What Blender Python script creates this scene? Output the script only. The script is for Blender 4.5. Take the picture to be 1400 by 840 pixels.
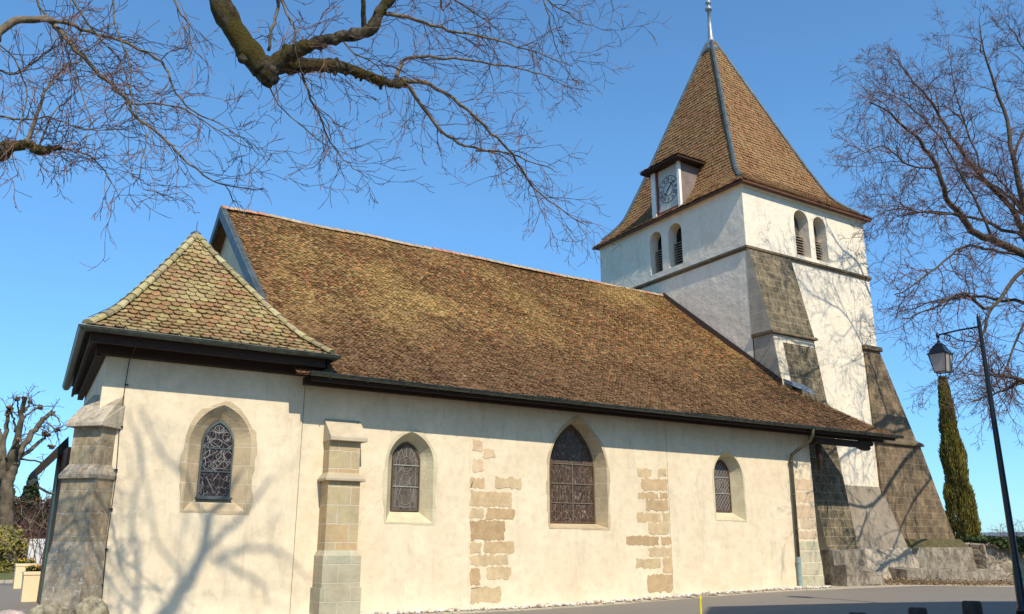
import bpy, bmesh, math, random
import numpy as np
from mathutils import Vector, Matrix, noise
from mathutils.geometry import tessellate_polygon
R_ = math.radians
scene = bpy.context.scene
col = scene.collection
for o in list(bpy.data.objects): bpy.data.objects.remove(o)

# ------------------------------------------------------------------ camera
F_PX = 1161.0; PITCH = R_(15.65); YAW = R_(32.4); EYE = 1.6
Fv = Vector((math.sin(YAW)*math.cos(PITCH), math.cos(YAW)*math.cos(PITCH), math.sin(PITCH)))
Rv = Vector((math.cos(YAW), -math.sin(YAW), 0))
Uv = Rv.cross(Fv)
cd = bpy.data.cameras.new('camera'); cam = bpy.data.objects.new('camera', cd); col.objects.link(cam)
cd.sensor_width = 36; cd.lens = F_PX/1400*36; cd.clip_start = .1; cd.clip_end = 20000
M = Matrix((Rv, Uv, -Fv)).transposed().to_4x4(); M.translation = Vector((0, 0, EYE)); cam.matrix_world = M
scene.camera = cam

# ------------------------------------------------------------------ light
SUN = Vector((.115, .80, -.84)).normalized()
el = math.asin(-SUN.z); az = math.atan2(-SUN.x, -SUN.y)
w = bpy.data.worlds.new('World'); scene.world = w; w.use_nodes = True
nt = w.node_tree; bg = nt.nodes['Background']
sky = nt.nodes.new('ShaderNodeTexSky'); sky.sky_type = 'NISHITA'; sky.sun_disc = False
sky.sun_elevation = el; sky.sun_rotation = az; sky.air_density = 1.0; sky.dust_density = .25; sky.ozone_density = 2.6; sky.altitude = 400
tint = nt.nodes.new('ShaderNodeMix'); tint.data_type = 'RGBA'; tint.blend_type = 'MULTIPLY'; tint.inputs[0].default_value = 1; tint.inputs[7].default_value = (.74, 1.12, 1.27, 1)
stc = nt.nodes.new('ShaderNodeTexCoord'); sxyz = nt.nodes.new('ShaderNodeSeparateXYZ'); srp = nt.nodes.new('ShaderNodeValToRGB')
nt.links.new(stc.outputs['Generated'], sxyz.inputs[0]); nt.links.new(sxyz.outputs[2], srp.inputs[0])
srp.color_ramp.elements[0].position = 0; srp.color_ramp.elements[0].color = (.56, .62, .78, 1); srp.color_ramp.elements[1].position = .42; srp.color_ramp.elements[1].color = (1, 1, 1, 1)
t2_ = nt.nodes.new('ShaderNodeMix'); t2_.data_type = 'RGBA'; t2_.blend_type = 'MULTIPLY'; t2_.inputs[0].default_value = 1
nt.links.new(sky.outputs[0], tint.inputs[6]); nt.links.new(tint.outputs[2], t2_.inputs[6]); nt.links.new(srp.outputs[0], t2_.inputs[7]); nt.links.new(t2_.outputs[2], bg.inputs[0]); bg.inputs[1].default_value = .145
sl = bpy.data.lights.new('sun', 'SUN'); sun = bpy.data.objects.new('sun', sl); col.objects.link(sun)
sl.energy = 4.4; sl.angle = R_(.53); sl.color = (1, .90, .74)
sun.rotation_euler = SUN.to_track_quat('-Z', 'Y').to_euler(); sun.location = (0, -20, 40)
vs = scene.view_settings; vs.view_transform = 'Standard'; vs.look = 'None'; vs.exposure = .30; vs.gamma = 1; vs.use_curve_mapping = False

# ------------------------------------------------------------------ helpers
def P(px, py, Y):
    "world point at depth Y seen in direction px,py of a survey sketch taken from the eye point"
    d = Rv*((px-700)/F_PX) - Uv*((py-420)/F_PX) + Fv
    return Vector((0, 0, EYE)) + d*(Y/d.y)

class MB:
    def __init__(s): s.v = []; s.f = []; s.mi = []; s.a = []; s.uv = None
    def add(s, vs, fs, mi=0, a=0.0):
        n = len(s.v); s.v.extend([tuple(v) for v in vs])
        for f in fs: s.f.append([i+n for i in f]); s.mi.append(mi); s.a.append(a)
    def box(s, x0, x1, y0, y1, z0, z1, mi=0, a=0.0):
        v = [(x, y, z) for z in (z0, z1) for y in (y0, y1) for x in (x0, x1)]
        s.add(v, [(0,2,3,1),(4,5,7,6),(0,1,5,4),(2,6,7,3),(0,4,6,2),(1,3,7,5)], mi, a)
    def hexa(s, b, t, mi=0, a=0.0):
        "bottom 4 pts ccw from above, top 4 pts"
        s.add(list(b)+list(t), [(3,2,1,0),(4,5,6,7),(0,1,5,4),(1,2,6,5),(2,3,7,6),(3,0,4,7)], mi, a)
    def tube(s, pts, rads, sides=8, caps=True, mi=0, a=0.0):
        pts = [Vector(p) for p in pts]; n = len(pts); vs = []
        if not hasattr(rads, '__len__'): rads = [rads]*n
        t = (pts[1]-pts[0]).normalized()
        u = t.orthogonal().normalized()
        for i in range(n):
            if i == 0: t = pts[1]-pts[0]
            elif i == n-1: t = pts[-1]-pts[-2]
            else: t = pts[i+1]-pts[i-1]
            t.normalize(); u = u-t*u.dot(t)
            if u.length < 1e-4: u = t.orthogonal()
            u.normalize(); w_ = t.cross(u)
            for k in range(sides):
                an = 2*math.pi*k/sides
                vs.append(pts[i]+(u*math.cos(an)+w_*math.sin(an))*rads[i])
        fs = [(i*sides+k, i*sides+(k+1) % sides, (i+1)*sides+(k+1) % sides, (i+1)*sides+k) for i in range(n-1) for k in range(sides)]
        if caps: fs += [tuple(range(sides))[::-1], tuple((n-1)*sides+k for k in range(sides))]
        s.add(vs, fs, mi, a)
    def lathe(s, c, prof, sides=16, mi=0, rot=0):
        c = Vector(c); vs = []
        for r, z in prof:
            for k in range(sides):
                an = 2*math.pi*k/sides+rot; vs.append((c.x+r*math.cos(an), c.y+r*math.sin(an), c.z+z))
        n = len(prof)
        fs = [(i*sides+k, i*sides+(k+1) % sides, (i+1)*sides+(k+1) % sides, (i+1)*sides+k) for i in range(n-1) for k in range(sides)]
        fs += [tuple(range(sides))[::-1], tuple((n-1)*sides+k for k in range(sides))]
        s.add(vs, fs, mi)
    def build(s, name, mats, parent=None, smooth=False, uv=True):
        me = bpy.data.meshes.new(name); me.from_pydata(s.v, [], s.f)
        if not isinstance(mats, (list, tuple)): mats = [mats]
        for m in mats: me.materials.append(m)
        me.polygons.foreach_set('material_index', s.mi)
        if smooth: me.polygons.foreach_set('use_smooth', [True]*len(s.f))
        at = me.attributes.new('tv', 'FLOAT', 'FACE'); at.data.foreach_set('value', [float(x) for x in s.a])
        if uv and len(s.f) < 20000: box_uv(me)
        me.update()
        o = bpy.data.objects.new(name, me); col.objects.link(o)
        if parent: o.parent = parent
        return o
def box_uv(me):
    ul = me.uv_layers.new(name='UVMap'); uvs = np.zeros(len(me.loops)*2, 'f')
    for p in me.polygons:
        n = p.normal
        if abs(n.z) > .93: t = Vector((1, 0, 0)); b = Vector((0, 1, 0))
        else:
            t = Vector((-n.y, n.x, 0)).normalized(); b = Vector((0, 0, 1))
        for li in p.loop_indices:
            c = me.vertices[me.loops[li].vertex_index].co
            uvs[2*li] = c.dot(t); uvs[2*li+1] = c.dot(b)
    ul.data.foreach_set('uv', uvs)
def tag(o, label=None, cat=None, group=None, kind=None):
    if label: o['label'] = label
    if cat: o['category'] = cat
    if group: o['group'] = group
    if kind: o['kind'] = kind
    return o
def empty(name, loc=(0, 0, 0)):
    o = bpy.data.objects.new(name, None); col.objects.link(o); o.location = loc; o.empty_display_size = .3
    bpy.context.view_layer.update(); return o
def part(mb, name, mats, parent, **k):
    "child mesh in world coordinates: keeps its place under a moved empty"
    o = mb.build(name, mats, None, **k); o.parent = parent
    # the parent's world offset is taken out of the child
    off = Vector((0, 0, 0)); q = parent
    while q: off += q.location; q = q.parent
    o.data.transform(Matrix.Translation(-off)); return o
def parts_each(mb, name, mats, parent, bev=0, **k):
    "every loose piece of the builder becomes a part of its own"
    par = list(range(len(mb.v)))
    def fd(i):
        while par[i] != i: par[i] = par[par[i]]; i = par[i]
        return i
    for f in mb.f:
        for i in f[1:]: par[fd(i)] = fd(f[0])
    groups = {}
    for fi, f in enumerate(mb.f): groups.setdefault(fd(f[0]), []).append(fi)
    for fl in groups.values():
        idx = {}; nb = MB()
        for fi in fl:
            for i in mb.f[fi]:
                if i not in idx: idx[i] = len(nb.v); nb.v.append(mb.v[i])
            nb.f.append([idx[i] for i in mb.f[fi]]); nb.mi.append(mb.mi[fi]); nb.a.append(mb.a[fi])
        o = part(nb, name, mats, parent, **k)
        if bev: bevel(o, bev)
def bevel(o, wd=.01, seg=2):
    m = o.modifiers.new('bevel', 'BEVEL'); m.width = wd; m.segments = seg; m.limit_method = 'ANGLE'; m.angle_limit = R_(40)
    return o

# ------------------------------------------------------------------ materials
def mat(name):
    m = bpy.data.materials.new(name); m.use_nodes = True
    n = m.node_tree; b = n.nodes['Principled BSDF']; b.inputs['Roughness'].default_value = .9
    b.inputs['Specular IOR Level'].default_value = .25
    return m, n, b
def N(n, t, **k):
    x = n.nodes.new(t)
    for a, v in k.items():
        if hasattr(x, a): setattr(x, a, v)
        else: x.inputs[a.replace('_', ' ')].default_value = v
    return x
def coord(n, kind='Object', scale=(1, 1, 1)):
    tc = n.nodes.new('ShaderNodeTexCoord'); mp = n.nodes.new('ShaderNodeMapping'); mp.inputs['Scale'].default_value = scale
    n.links.new(tc.outputs[kind], mp.inputs[0]); return mp.outputs[0]
def nz(n, co, scale, detail=5, rough=.6, dist=0):
    x = n.nodes.new('ShaderNodeTexNoise'); x.inputs['Scale'].default_value = scale; x.inputs['Detail'].default_value = detail
    x.inputs['Roughness'].default_value = rough; x.inputs['Distortion'].default_value = dist
    n.links.new(co, x.inputs['Vector']); return x.outputs['Fac']
def ramp(n, fac, stops, interp='LINEAR'):
    x = n.nodes.new('ShaderNodeValToRGB'); x.color_ramp.interpolation = interp
    e = x.color_ramp.elements
    while len(e) < len(stops): e.new(.5)
    for i, (p, c) in enumerate(stops):
        e[i].position = p; e[i].color = (c[0], c[1], c[2], 1) if hasattr(c, '__len__') else (c, c, c, 1)
    n.links.new(fac, x.inputs[0]); return x.outputs[0]
def mix(n, fac, a, b, mode='MIX'):
    x = n.nodes.new('ShaderNodeMix'); x.data_type = 'RGBA'; x.blend_type = mode
    for i, v in ((0, fac), (6, a), (7, b)):
        if isinstance(v, bpy.types.NodeSocket): n.links.new(v, x.inputs[i])
        elif i == 0: x.inputs[0].default_value = v
        else: x.inputs[i].default_value = (v[0], v[1], v[2], 1)
    return x.outputs[2]
def mth(n, op, a, b=0.0):
    x = n.nodes.new('ShaderNodeMath'); x.operation = op
    for i, v in ((0, a), (1, b)):
        if isinstance(v, bpy.types.NodeSocket): n.links.new(v, x.inputs[i])
        else: x.inputs[i].default_value = v
    return x.outputs[0]
def bump(n, b, h, strength=.3, dist=.02, prev=None):
    x = n.nodes.new('ShaderNodeBump'); x.inputs['Strength'].default_value = strength; x.inputs['Distance'].default_value = dist
    n.links.new(h, x.inputs['Height'])
    if prev: n.links.new(prev, x.inputs['Normal'])
    n.links.new(x.outputs[0], b.inputs['Normal']); return x.outputs[0]
def sepz(n, co):
    x = n.nodes.new('ShaderNodeSeparateXYZ'); n.links.new(co, x.inputs[0]); return x.outputs

def plaster(name, c, c2, stain=(.35, .3, .24), rough_bump=.5, stain_amt=.35, grain=35, wash=None):
    m, n, b = mat(name); co = coord(n)
    a = nz(n, co, .9, 6, .62); f = ramp(n, a, [(.3, 0), (.68, 1)])
    base = mix(n, f, c, c2)
    bl = nz(n, co, 4.5, 6, .7); base = mix(n, mth(n, 'MULTIPLY', ramp(n, bl, [(.45, 0), (.75, 1)]), .6), base, tuple(x*.8 for x in c2))
    # vertical streaks and weather stains
    co2 = coord(n, 'Object', (1.3, 1.3, .28)); s = nz(n, co2, 1.7, 8, .72, .4)
    base = mix(n, mth(n, 'MULTIPLY', ramp(n, s, [(.52, 0), (.72, 1)]), stain_amt), base, stain)
    pt = nz(n, co, 2.3, 3, .5, .6)
    base = mix(n, mth(n, 'MULTIPLY', ramp(n, pt, [(.60, 0), (.66, 1)]), .18), base, tuple(min(1, x*1.12) for x in c))
    if wash:      # hairline cracks
        w1 = n.nodes.new('ShaderNodeTexNoise'); w1.inputs['Scale'].default_value = 1.5; w1.inputs['Detail'].default_value = 6; n.links.new(co, w1.inputs['Vector'])
        ad = n.nodes.new('ShaderNodeVectorMath'); ad.operation = 'MULTIPLY_ADD'; n.links.new(w1.outputs['Color'], ad.inputs[0]); ad.inputs[1].default_value = (.9, .9, .9); n.links.new(co, ad.inputs[2])
        vc = n.nodes.new('ShaderNodeTexVoronoi'); vc.feature = 'DISTANCE_TO_EDGE'; vc.inputs['Scale'].default_value = .42; n.links.new(ad.outputs[0], vc.inputs['Vector'])
        ck = mth(n, 'MULTIPLY', ramp(n, vc.outputs['Distance'], [(.002, 1), (.006, 0)]), ramp(n, nz(n, co, .7, 2), [(.52, 0), (.60, .3)]))
        base = mix(n, ck, base, (.30, .24, .16))
    if wash:      # splash zone near the ground and hairline dirt
        z = sepz(n, co)[2]; zz = mth(n, 'ADD', z, mth(n, 'MULTIPLY', a, .9))
        base = mix(n, mth(n, 'MULTIPLY', ramp(n, zz, [(.55, 1), (1.0, 0)]), .45), base, wash)
    n.links.new(base, b.inputs['Base Color'])
    g = nz(n, co, grain, 5, .65); g2 = nz(n, co, 2.2, 6, .6)
    h = mth(n, 'ADD', mth(n, 'MULTIPLY', g, .35), mth(n, 'MULTIPLY', g2, 1.6))
    bump(n, b, h, rough_bump, .035)
    b.inputs['Roughness'].default_value = .95
    return m
def blocks(name, c1, c2, mortar, bw=.55, bh=.36, dirt=(.06, .05, .035), dirt_amt=.5, lichen=None, msize=.012, lo=.45, hi=.62, dz=None):
    m, n, b = mat(name)
    uvn = coord(n, 'UV'); obj = coord(n)
    w_ = n.nodes.new('ShaderNodeTexNoise'); w_.inputs['Scale'].default_value = 3; n.links.new(obj, w_.inputs['Vector'])
    add = n.nodes.new('ShaderNodeVectorMath'); add.operation = 'MULTIPLY_ADD'
    n.links.new(w_.outputs['Color'], add.inputs[0]); add.inputs[1].default_value = (.05, .05, 0); n.links.new(uvn, add.inputs[2])
    br = n.nodes.new('ShaderNodeTexBrick'); n.links.new(add.outputs[0], br.inputs['Vector'])
    br.inputs['Scale'].default_value = 1; br.inputs['Brick Width'].default_value = bw; br.inputs['Row Height'].default_value = bh
    br.inputs['Mortar Size'].default_value = msize; br.inputs['Mortar Smooth'].default_value = .3
    br.inputs['Color1'].default_value = (*c1, 1); br.inputs['Color2'].default_value = (*c2, 1); br.inputs['Mortar'].default_value = (*mortar, 1)
    base = br.outputs['Color']
    v = nz(n, obj, 1.6, 5, .6); base = mix(n, .5, base, ramp(n, v, [(.3, .35), (.7, .75)]), 'OVERLAY')
    d = nz(n, coord(n, 'Object', (1, 1, .6)), 2.6, 9, .75, .5)
    base = mix(n, mth(n, 'MULTIPLY', ramp(n, d, [(lo, 0), (hi, 1)]), dirt_amt), base, dirt)
    base = mix(n, mth(n, 'MULTIPLY', br.outputs['Fac'], .45), base, mortar)
    if lichen:
        l = nz(n, obj, 13, 6, .75); base = mix(n, mth(n, 'MULTIPLY', ramp(n, l, [(.55, 0), (.64, 1)]), .7), base, lichen)
    n.links.new(base, b.inputs['Base Color'])
    h = mth(n, 'ADD', mth(n, 'MULTIPLY', br.outputs['Fac'], -.5), mth(n, 'MULTIPLY', nz(n, obj, 14, 8, .7), .8))
    bump(n, b, h, .6, .03)
    return m
def simple(name, c, rough=.6, var=.25, scale=6, metal=0, bumpy=.15, spec=.3, c2=None, sc=(1, 1, 1)):
    m, n, b = mat(name); co = coord(n, 'Object', sc)
    f = nz(n, co, scale, 6, .65)
    n.links.new(mix(n, ramp(n, f, [(.3, 0), (.7, 1)]), tuple(x*(1-var) for x in c), c2 or tuple(min(1, x*(1+var)) for x in c)), b.inputs['Base Color'])
    b.inputs['Roughness'].default_value = rough; b.inputs['Metallic'].default_value = metal; b.inputs['Specular IOR Level'].default_value = spec
    if bumpy: bump(n, b, nz(n, co, scale*4, 5, .6), bumpy, .02)
    return m
def tiles_mat(name, cols, patch, patch2, pscale=.5, low=None, speck=(.42, .38, .28)):
    "each tile its own fired colour, large drifts of lichen and soot over them"
    m, n, b = mat(name); at = n.nodes.new('ShaderNodeAttribute'); at.attribute_name = 'tv'
    k = len(cols); base = ramp(n, at.outputs['Fac'], [(i/k, c) for i, c in enumerate(cols)], 'CONSTANT')
    co = coord(n); a = nz(n, coord(n, 'Object', (1, .8, .8)), pscale, 5, .62, .3)
    base = mix(n, mth(n, 'MULTIPLY', ramp(n, a, [(.47, 0), (.63, 1)]), .62), base, patch)
    a2 = nz(n, coord(n, 'Object', (1.1, 1, 1)), pscale*2.1, 6, .7)
    base = mix(n, mth(n, 'MULTIPLY', ramp(n, a2, [(.53, 0), (.68, 1)]), .5), base, patch2)
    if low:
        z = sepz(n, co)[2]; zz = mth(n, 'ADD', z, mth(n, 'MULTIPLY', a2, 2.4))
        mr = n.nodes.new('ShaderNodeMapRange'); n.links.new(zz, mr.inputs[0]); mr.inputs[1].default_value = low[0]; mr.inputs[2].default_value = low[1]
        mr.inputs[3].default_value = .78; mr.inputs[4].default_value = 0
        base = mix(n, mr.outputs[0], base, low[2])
    s = nz(n, co, 22, 6, .75); base = mix(n, mth(n, 'MULTIPLY', ramp(n, s, [(.52, 0), (.66, 1)]), .55), base, speck)
    s2 = nz(n, co, 9, 5, .7); base = mix(n, .55, base, ramp(n, s2, [(.3, .25), (.7, .8)]), 'OVERLAY')
    n.links.new(base, b.inputs['Base Color']); bump(n, b, nz(n, co, 45, 4, .6), .35, .01)
    b.inputs['Roughness'].default_value = .92; return m
def leaf_mat(name, cols, trans=.15):
    m, n, b = mat(name); at = n.nodes.new('ShaderNodeAttribute'); at.attribute_name = 'tv'
    k = len(cols)-1; base = ramp(n, at.outputs['Fac'], [(i/k, c) for i, c in enumerate(cols)])
    n.links.new(base, b.inputs['Base Color']); b.inputs['Roughness'].default_value = .65
    t = n.nodes.new('ShaderNodeBsdfTranslucent'); n.links.new(base, t.inputs[0]); mx = n.nodes.new('ShaderNodeMixShader'); mx.inputs[0].default_value = trans
    n.links.new(b.outputs[0], mx.inputs[1]); n.links.new(t.outputs[0], mx.inputs[2]); n.links.new(mx.outputs[0], n.nodes['Material Output'].inputs[0]); return m

M_cream = plaster('cream_plaster', (.79, .665, .475), (.68, .56, .385), stain=(.42, .35, .25), rough_bump=.4, stain_amt=.45, wash=(.82, .72, .54))
M_white = plaster('white_plaster', (.84, .745, .585), (.75, .66, .51), stain=(.42, .37, .29), rough_bump=.9, stain_amt=.3, grain=16)
M_patch = plaster('pale_patch', (.74, .64, .47), (.66, .55, .39), rough_bump=.3, stain_amt=.1)
M_stone = blocks('buttress_stone', (.46, .32, .17), (.42, .34, .20), (.56, .48, .35), .62, .42, dirt_amt=.3, lo=.5, hi=.75)
M_stone_g = blocks('green_grey_stone', (.36, .34, .24), (.42, .36, .25), (.5, .45, .34), .6, .4, dirt_amt=.2, lo=.5, hi=.8)
M_stone_d = blocks('weathered_stone', (.46, .34, .20), (.35, .29, .18), (.40, .33, .23), .62, .45, dirt=(.08, .06, .04), dirt_amt=.65, msize=.018, lichen=(.42, .40, .35), lo=.42, hi=.62)
M_brown = blocks('brown_block_stone', (.20, .135, .075), (.30, .21, .12), (.34, .27, .18), .62, .30, dirt=(.05, .038, .024), dirt_amt=.85, lichen=(.34, .29, .2), lo=.36, hi=.6)
M_olive = blocks('mossy_block_stone', (.27, .21, .125), (.18, .145, .09), (.38, .32, .21), .5, .32, dirt=(.045, .038, .025), dirt_amt=.9, lichen=(.30, .27, .17), lo=.36, hi=.58)
M_side = blocks('grey_ashlar', (.40, .36, .27), (.36, .31, .23), (.45, .40, .30), .6, .38, dirt=(.2, .17, .12), dirt_amt=.3)
M_base = blocks('base_ashlar', (.40, .35, .27), (.34, .29, .22), (.28, .23, .17), 1.1, .55, dirt=(.075, .06, .04), dirt_amt=.85, lichen=(.45, .41, .33), lo=.36, hi=.6)
M_rev = blocks('window_stone', (.50, .39, .25), (.42, .33, .2), (.62, .54, .4), .9, .42, dirt_amt=.12, lo=.5, hi=.8, msize=.008)
M_rev2 = blocks('pale_window_stone', (.58, .50, .33), (.52, .45, .30), (.66, .58, .43), .9, .5, dirt_amt=.1, lo=.5, hi=.8, msize=.006)
M_trim = simple('carved_stone', (.34, .27, .18), .9, .25, 3, bumpy=.4)
M_trimd = simple('dark_moulding', (.14, .105, .06), .9, .4, 3, bumpy=.5)
M_wood = simple('dark_timber', (.035, .019, .012), .75, .4, 3, sc=(1, 1, 8))
M_wood_r = simple('red_brown_timber', (.12, .05, .03), .7, .3, 3)
M_copper = simple('patinated_gutter', (.055, .06, .05), .38, .4, 5, metal=.55, c2=(.11, .13, .11), bumpy=.05, spec=.5)
M_zinc = simple('zinc', (.07, .085, .09), .5, .25, 3, metal=.3, c2=(.12, .15, .15), bumpy=.05)
M_blackm = simple('black_metal', (.012, .013, .014), .32, .2, 8, metal=.2, bumpy=.04, spec=.5)
M_lead = simple('lead_came', (.30, .29, .26), .7, .15, 8, bumpy=0)
M_dark = simple('dark_inside', (.012, .01, .009), .9, .1, 3, bumpy=0)
M_mortar = simple('ridge_mortar', (.50, .40, .30), .95, .2, 8, c2=(.42, .25, .17), bumpy=.5)
M_hip = simple('hip_tile', (.36, .29, .16), .9, .3, 5, c2=(.52, .46, .26), bumpy=.5)

tc_nave = [(0.165,0.083,0.032),(0.232,0.122,0.043),(0.210,0.126,0.047),(0.276,0.170,0.060),(0.134,0.068,0.030),(0.232,0.113,0.047),(0.341,0.231,0.093),(0.199,0.102,0.037),(0.111,0.060,0.025),(0.243,0.145,0.053),(0.384,0.136,0.049),(0.222,0.113,0.043)]
tc_chap = [(0.239,0.158,0.065),(0.284,0.200,0.081),(0.224,0.122,0.052),(0.284,0.223,0.087),(0.239,0.150,0.057),(0.261,0.122,0.052),(0.320,0.245,0.096),(0.204,0.137,0.054),(0.284,0.150,0.065),(0.269,0.187,0.075),(0.232,0.173,0.059),(0.254,0.158,0.065)]
tc_tow = [(0.206,0.108,0.044),(0.246,0.135,0.059),(0.191,0.096,0.039),(0.233,0.132,0.059),(0.273,0.165,0.075),(0.212,0.110,0.047),(0.178,0.087,0.039),(0.253,0.128,0.057),(0.225,0.123,0.053),(0.199,0.105,0.047),(0.273,0.110,0.050),(0.212,0.117,0.050)]
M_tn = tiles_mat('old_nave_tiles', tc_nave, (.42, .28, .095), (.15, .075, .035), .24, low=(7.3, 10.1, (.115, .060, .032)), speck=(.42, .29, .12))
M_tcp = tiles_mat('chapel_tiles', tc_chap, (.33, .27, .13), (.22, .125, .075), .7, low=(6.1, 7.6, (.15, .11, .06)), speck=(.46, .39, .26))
M_tt = tiles_mat('tower_tiles', tc_tow, (.28, .175, .075), (.20, .10, .045), .35, speck=(.44, .28, .12))

def glass_mat(name, tint, scale, lines=(.42, .40, .36), lw=.05, sx=1.0, red=None):
    m, n, b = mat(name); co = coord(n, 'Object', (scale*sx, scale, scale*.72))
    w_ = n.nodes.new('ShaderNodeTexNoise'); w_.inputs['Scale'].default_value = 1.1; n.links.new(co, w_.inputs['Vector'])
    add = n.nodes.new('ShaderNodeVectorMath'); add.operation = 'MULTIPLY_ADD'; n.links.new(w_.outputs['Color'], add.inputs[0]); add.inputs[1].default_value = (.9, .9, .9); n.links.new(co, add.inputs[2])
    v = n.nodes.new('ShaderNodeTexVoronoi'); v.feature = 'DISTANCE_TO_EDGE'; v.inputs['Scale'].default_value = 1; n.links.new(add.outputs[0], v.inputs['Vector'])
    v2 = n.nodes.new('ShaderNodeTexVoronoi'); v2.inputs['Scale'].default_value = 1; n.links.new(add.outputs[0], v2.inputs['Vector'])
    f = ramp(n, v.outputs['Distance'], [(lw*.6, 1), (lw, 0)])
    pane = mix(n, .75, tint, ramp(n, sepz(n, v2.outputs['Color'])[1], [(0, .35), (1, 1.0)]), 'MULTIPLY')
    if red: pane = mix(n, ramp(n, sepz(n, v2.outputs['Color'])[0], [(.93, 0), (.95, 1)]), pane, red)
    lv_ = mix(n, ramp(n, nz(n, co, .9, 3), [(.4, .1), (.6, 1)]), tuple(x*.3 for x in lines), lines); n.links.new(mix(n, f, pane, lv_), b.inputs['Base Color'])
    n.links.new(ramp(n, f, [(0, .22), (1, .7)]), b.inputs['Roughness']); b.inputs['Specular IOR Level'].default_value = .45
    bump(n, b, mth(n, 'ADD', f, mth(n, 'MULTIPLY', sepz(n, v2.outputs['Color'])[1], .3)), .25, .01)
    return m
M_g1 = glass_mat('leaded_glass_dark', (.03, .018, .018), 10, lines=(.20, .20, .20), lw=.03)
M_g2 = glass_mat('leaded_glass_grey', (.13, .11, .09), 9.5, lines=(.17, .15, .12), lw=.03)
M_g3 = glass_mat('leaded_glass_brown', (.085, .052, .034), 7.5, lines=(.25, .19, .14), lw=.05, sx=1.8, red=(.075, .035, .025))
M_g4 = glass_mat('leaded_glass_diamond', (.11, .07, .055), 8, lines=(.14, .10, .08), lw=.02)

# ------------------------------------------------------------------ ground
def gz(x, y):
    if y > 46: return min(.05 + (y-46)*.045, 3.5) if x < 15 else 0.0
    u = max(0, min(1, (x-12)/11)); u = u*u*(3-2*u); d = max(0, min(1, (x-28)/9)); d = d*d*(3-2*d)
    return .2*u - .2*d
def sheet(name, xs, ys, m, dz=0, amp=0.0, zf=gz):
    b = MB(); nx, ny = len(xs), len(ys)
    vs = [(x, y, zf(x, y)+dz+(noise.noise(Vector((x*.35, y*.35, 3)))*amp)) for y in ys for x in xs]
    b.add(vs, [(j*nx+i, j*nx+i+1, (j+1)*nx+i+1, (j+1)*nx+i) for j in range(ny-1) for i in range(nx-1)])
    return b.build(name, m, smooth=True, uv=False)
def lin(a, b, n): return [a+(b-a)*i/(n-1) for i in range(n)]
m, n, b = mat('asphalt'); co = coord(n)
base = mix(n, nz(n, co, .5, 5), (.15, .135, .115), (.20, .175, .145)); base = mix(n, ramp(n, nz(n, co, 60, 3), [(.4, 0), (.7, 1)]), base, (.26, .23, .19))
base = mix(n, mth(n, 'MULTIPLY', ramp(n, nz(n, co, 3, 6, .7), [(.55, 0), (.7, 1)]), .35), base, (.12, .11, .1))
n.links.new(base, b.inputs['Base Color']); bump(n, b, nz(n, co, 90, 4), .4, .01); M_asph = m
M_soil = simple('bank_soil', (.10, .065, .04), .95, .4, 1.2, bumpy=.6, c2=(.10, .11, .045))
M_grass = simple('turf', (.09, .10, .025), .95, .3, 4, bumpy=.6, c2=(.14, .16, .05))
M_gravel = simple('pale_gravel', (.42, .35, .26), .95, .3, 14, bumpy=.8, c2=(.55, .48, .38))
tag(sheet('ground', [-3000, -800, -200, -60, -20]+lin(-10, 60, 36)+[80, 200, 800, 3000], [-3000, -600, -150, -40]+lin(-20, 46, 34)+[50, 56, 64, 80, 120, 300, 1000, 4500], M_soil, -.06, zf=lambda x, y: gz(x, y) - (0 if y < 60 or x < 15 else min(40, (y-60)*.1))), kind='structure')
tag(sheet('road', lin(-20, 60, 60), lin(-20, 44.5, 50), M_asph, 0), kind='structure')
tag(sheet('lawn', lin(-20, 2.9, 20), lin(44.8, 50, 8), M_grass, .05), kind='structure')
kb = MB()
for i in range(18):
    x = -12+i*.82; kb.box(x, x+.8, 44.5, 44.8, -.05, .12+.004*(i % 3))
tag(bevel(kb.build('kerb', M_side), .012), kind='structure')
# pebble margin along the church wall
gb = MB()
gb.add([(2.6, 19.1, .0), (25.1, 19.18, gz(25, 19)), (25.1, 19.8, gz(25, 19)), (2.6, 19.8, 0)], [(0, 1, 2, 3)])
g = sheet('gravel_strip', lin(2.4, 25.2, 40), lin(19.18, 19.85, 4), M_gravel, .02, .01); tag(g, kind='structure')
rng = random.Random(5)
ico = bmesh.new(); bmesh.ops.create_icosphere(ico, subdivisions=1, radius=1); IV = [v.co.copy() for v in ico.verts]; IF = [[v.index for v in f.verts] for f in ico.faces]; ico.free()
pb = MB()
for i in range(1100):
    x = rng.uniform(2.7, 25.1); y = 19.72-abs(rng.gauss(0, .22))
    if y < 19.15: y = rng.uniform(19.2, 19.7)
    r = rng.uniform(.025, .062)*(1.25 if rng.random() < .12 else 1); s_ = (rng.uniform(.8, 1.4), rng.uniform(.8, 1.2), rng.uniform(.55, .85)); an = rng.uniform(0, 3)
    pb.add([(x+r*(v.x*s_[0]*math.cos(an)-v.y*s_[1]*math.sin(an)), y+r*(v.x*s_[0]*math.sin(an)+v.y*s_[1]*math.cos(an)), gz(x, y)+.03+r*s_[2]*v.z*.95+r*.5) for v in IV], IF, 0, rng.random())
m, n, b = mat('pebbles'); at = n.nodes.new('ShaderNodeAttribute'); at.attribute_name = 'tv'
n.links.new(ramp(n, at.outputs['Fac'], [(0, (.62, .55, .45)), (.25, (.75, .70, .60)), (.45, (.36, .26, .2)), (.6, (.68, .58, .45)), (.8, (.45, .42, .38)), (1, (.8, .76, .7))], 'CONSTANT'), b.inputs['Base Color'])
M_peb = m; tag(pb.build('pebbles', M_peb, uv=False), 'strip of pale rounded pebbles along the foot of the church wall', 'pebbles', kind='stuff')
kb = MB()
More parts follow.
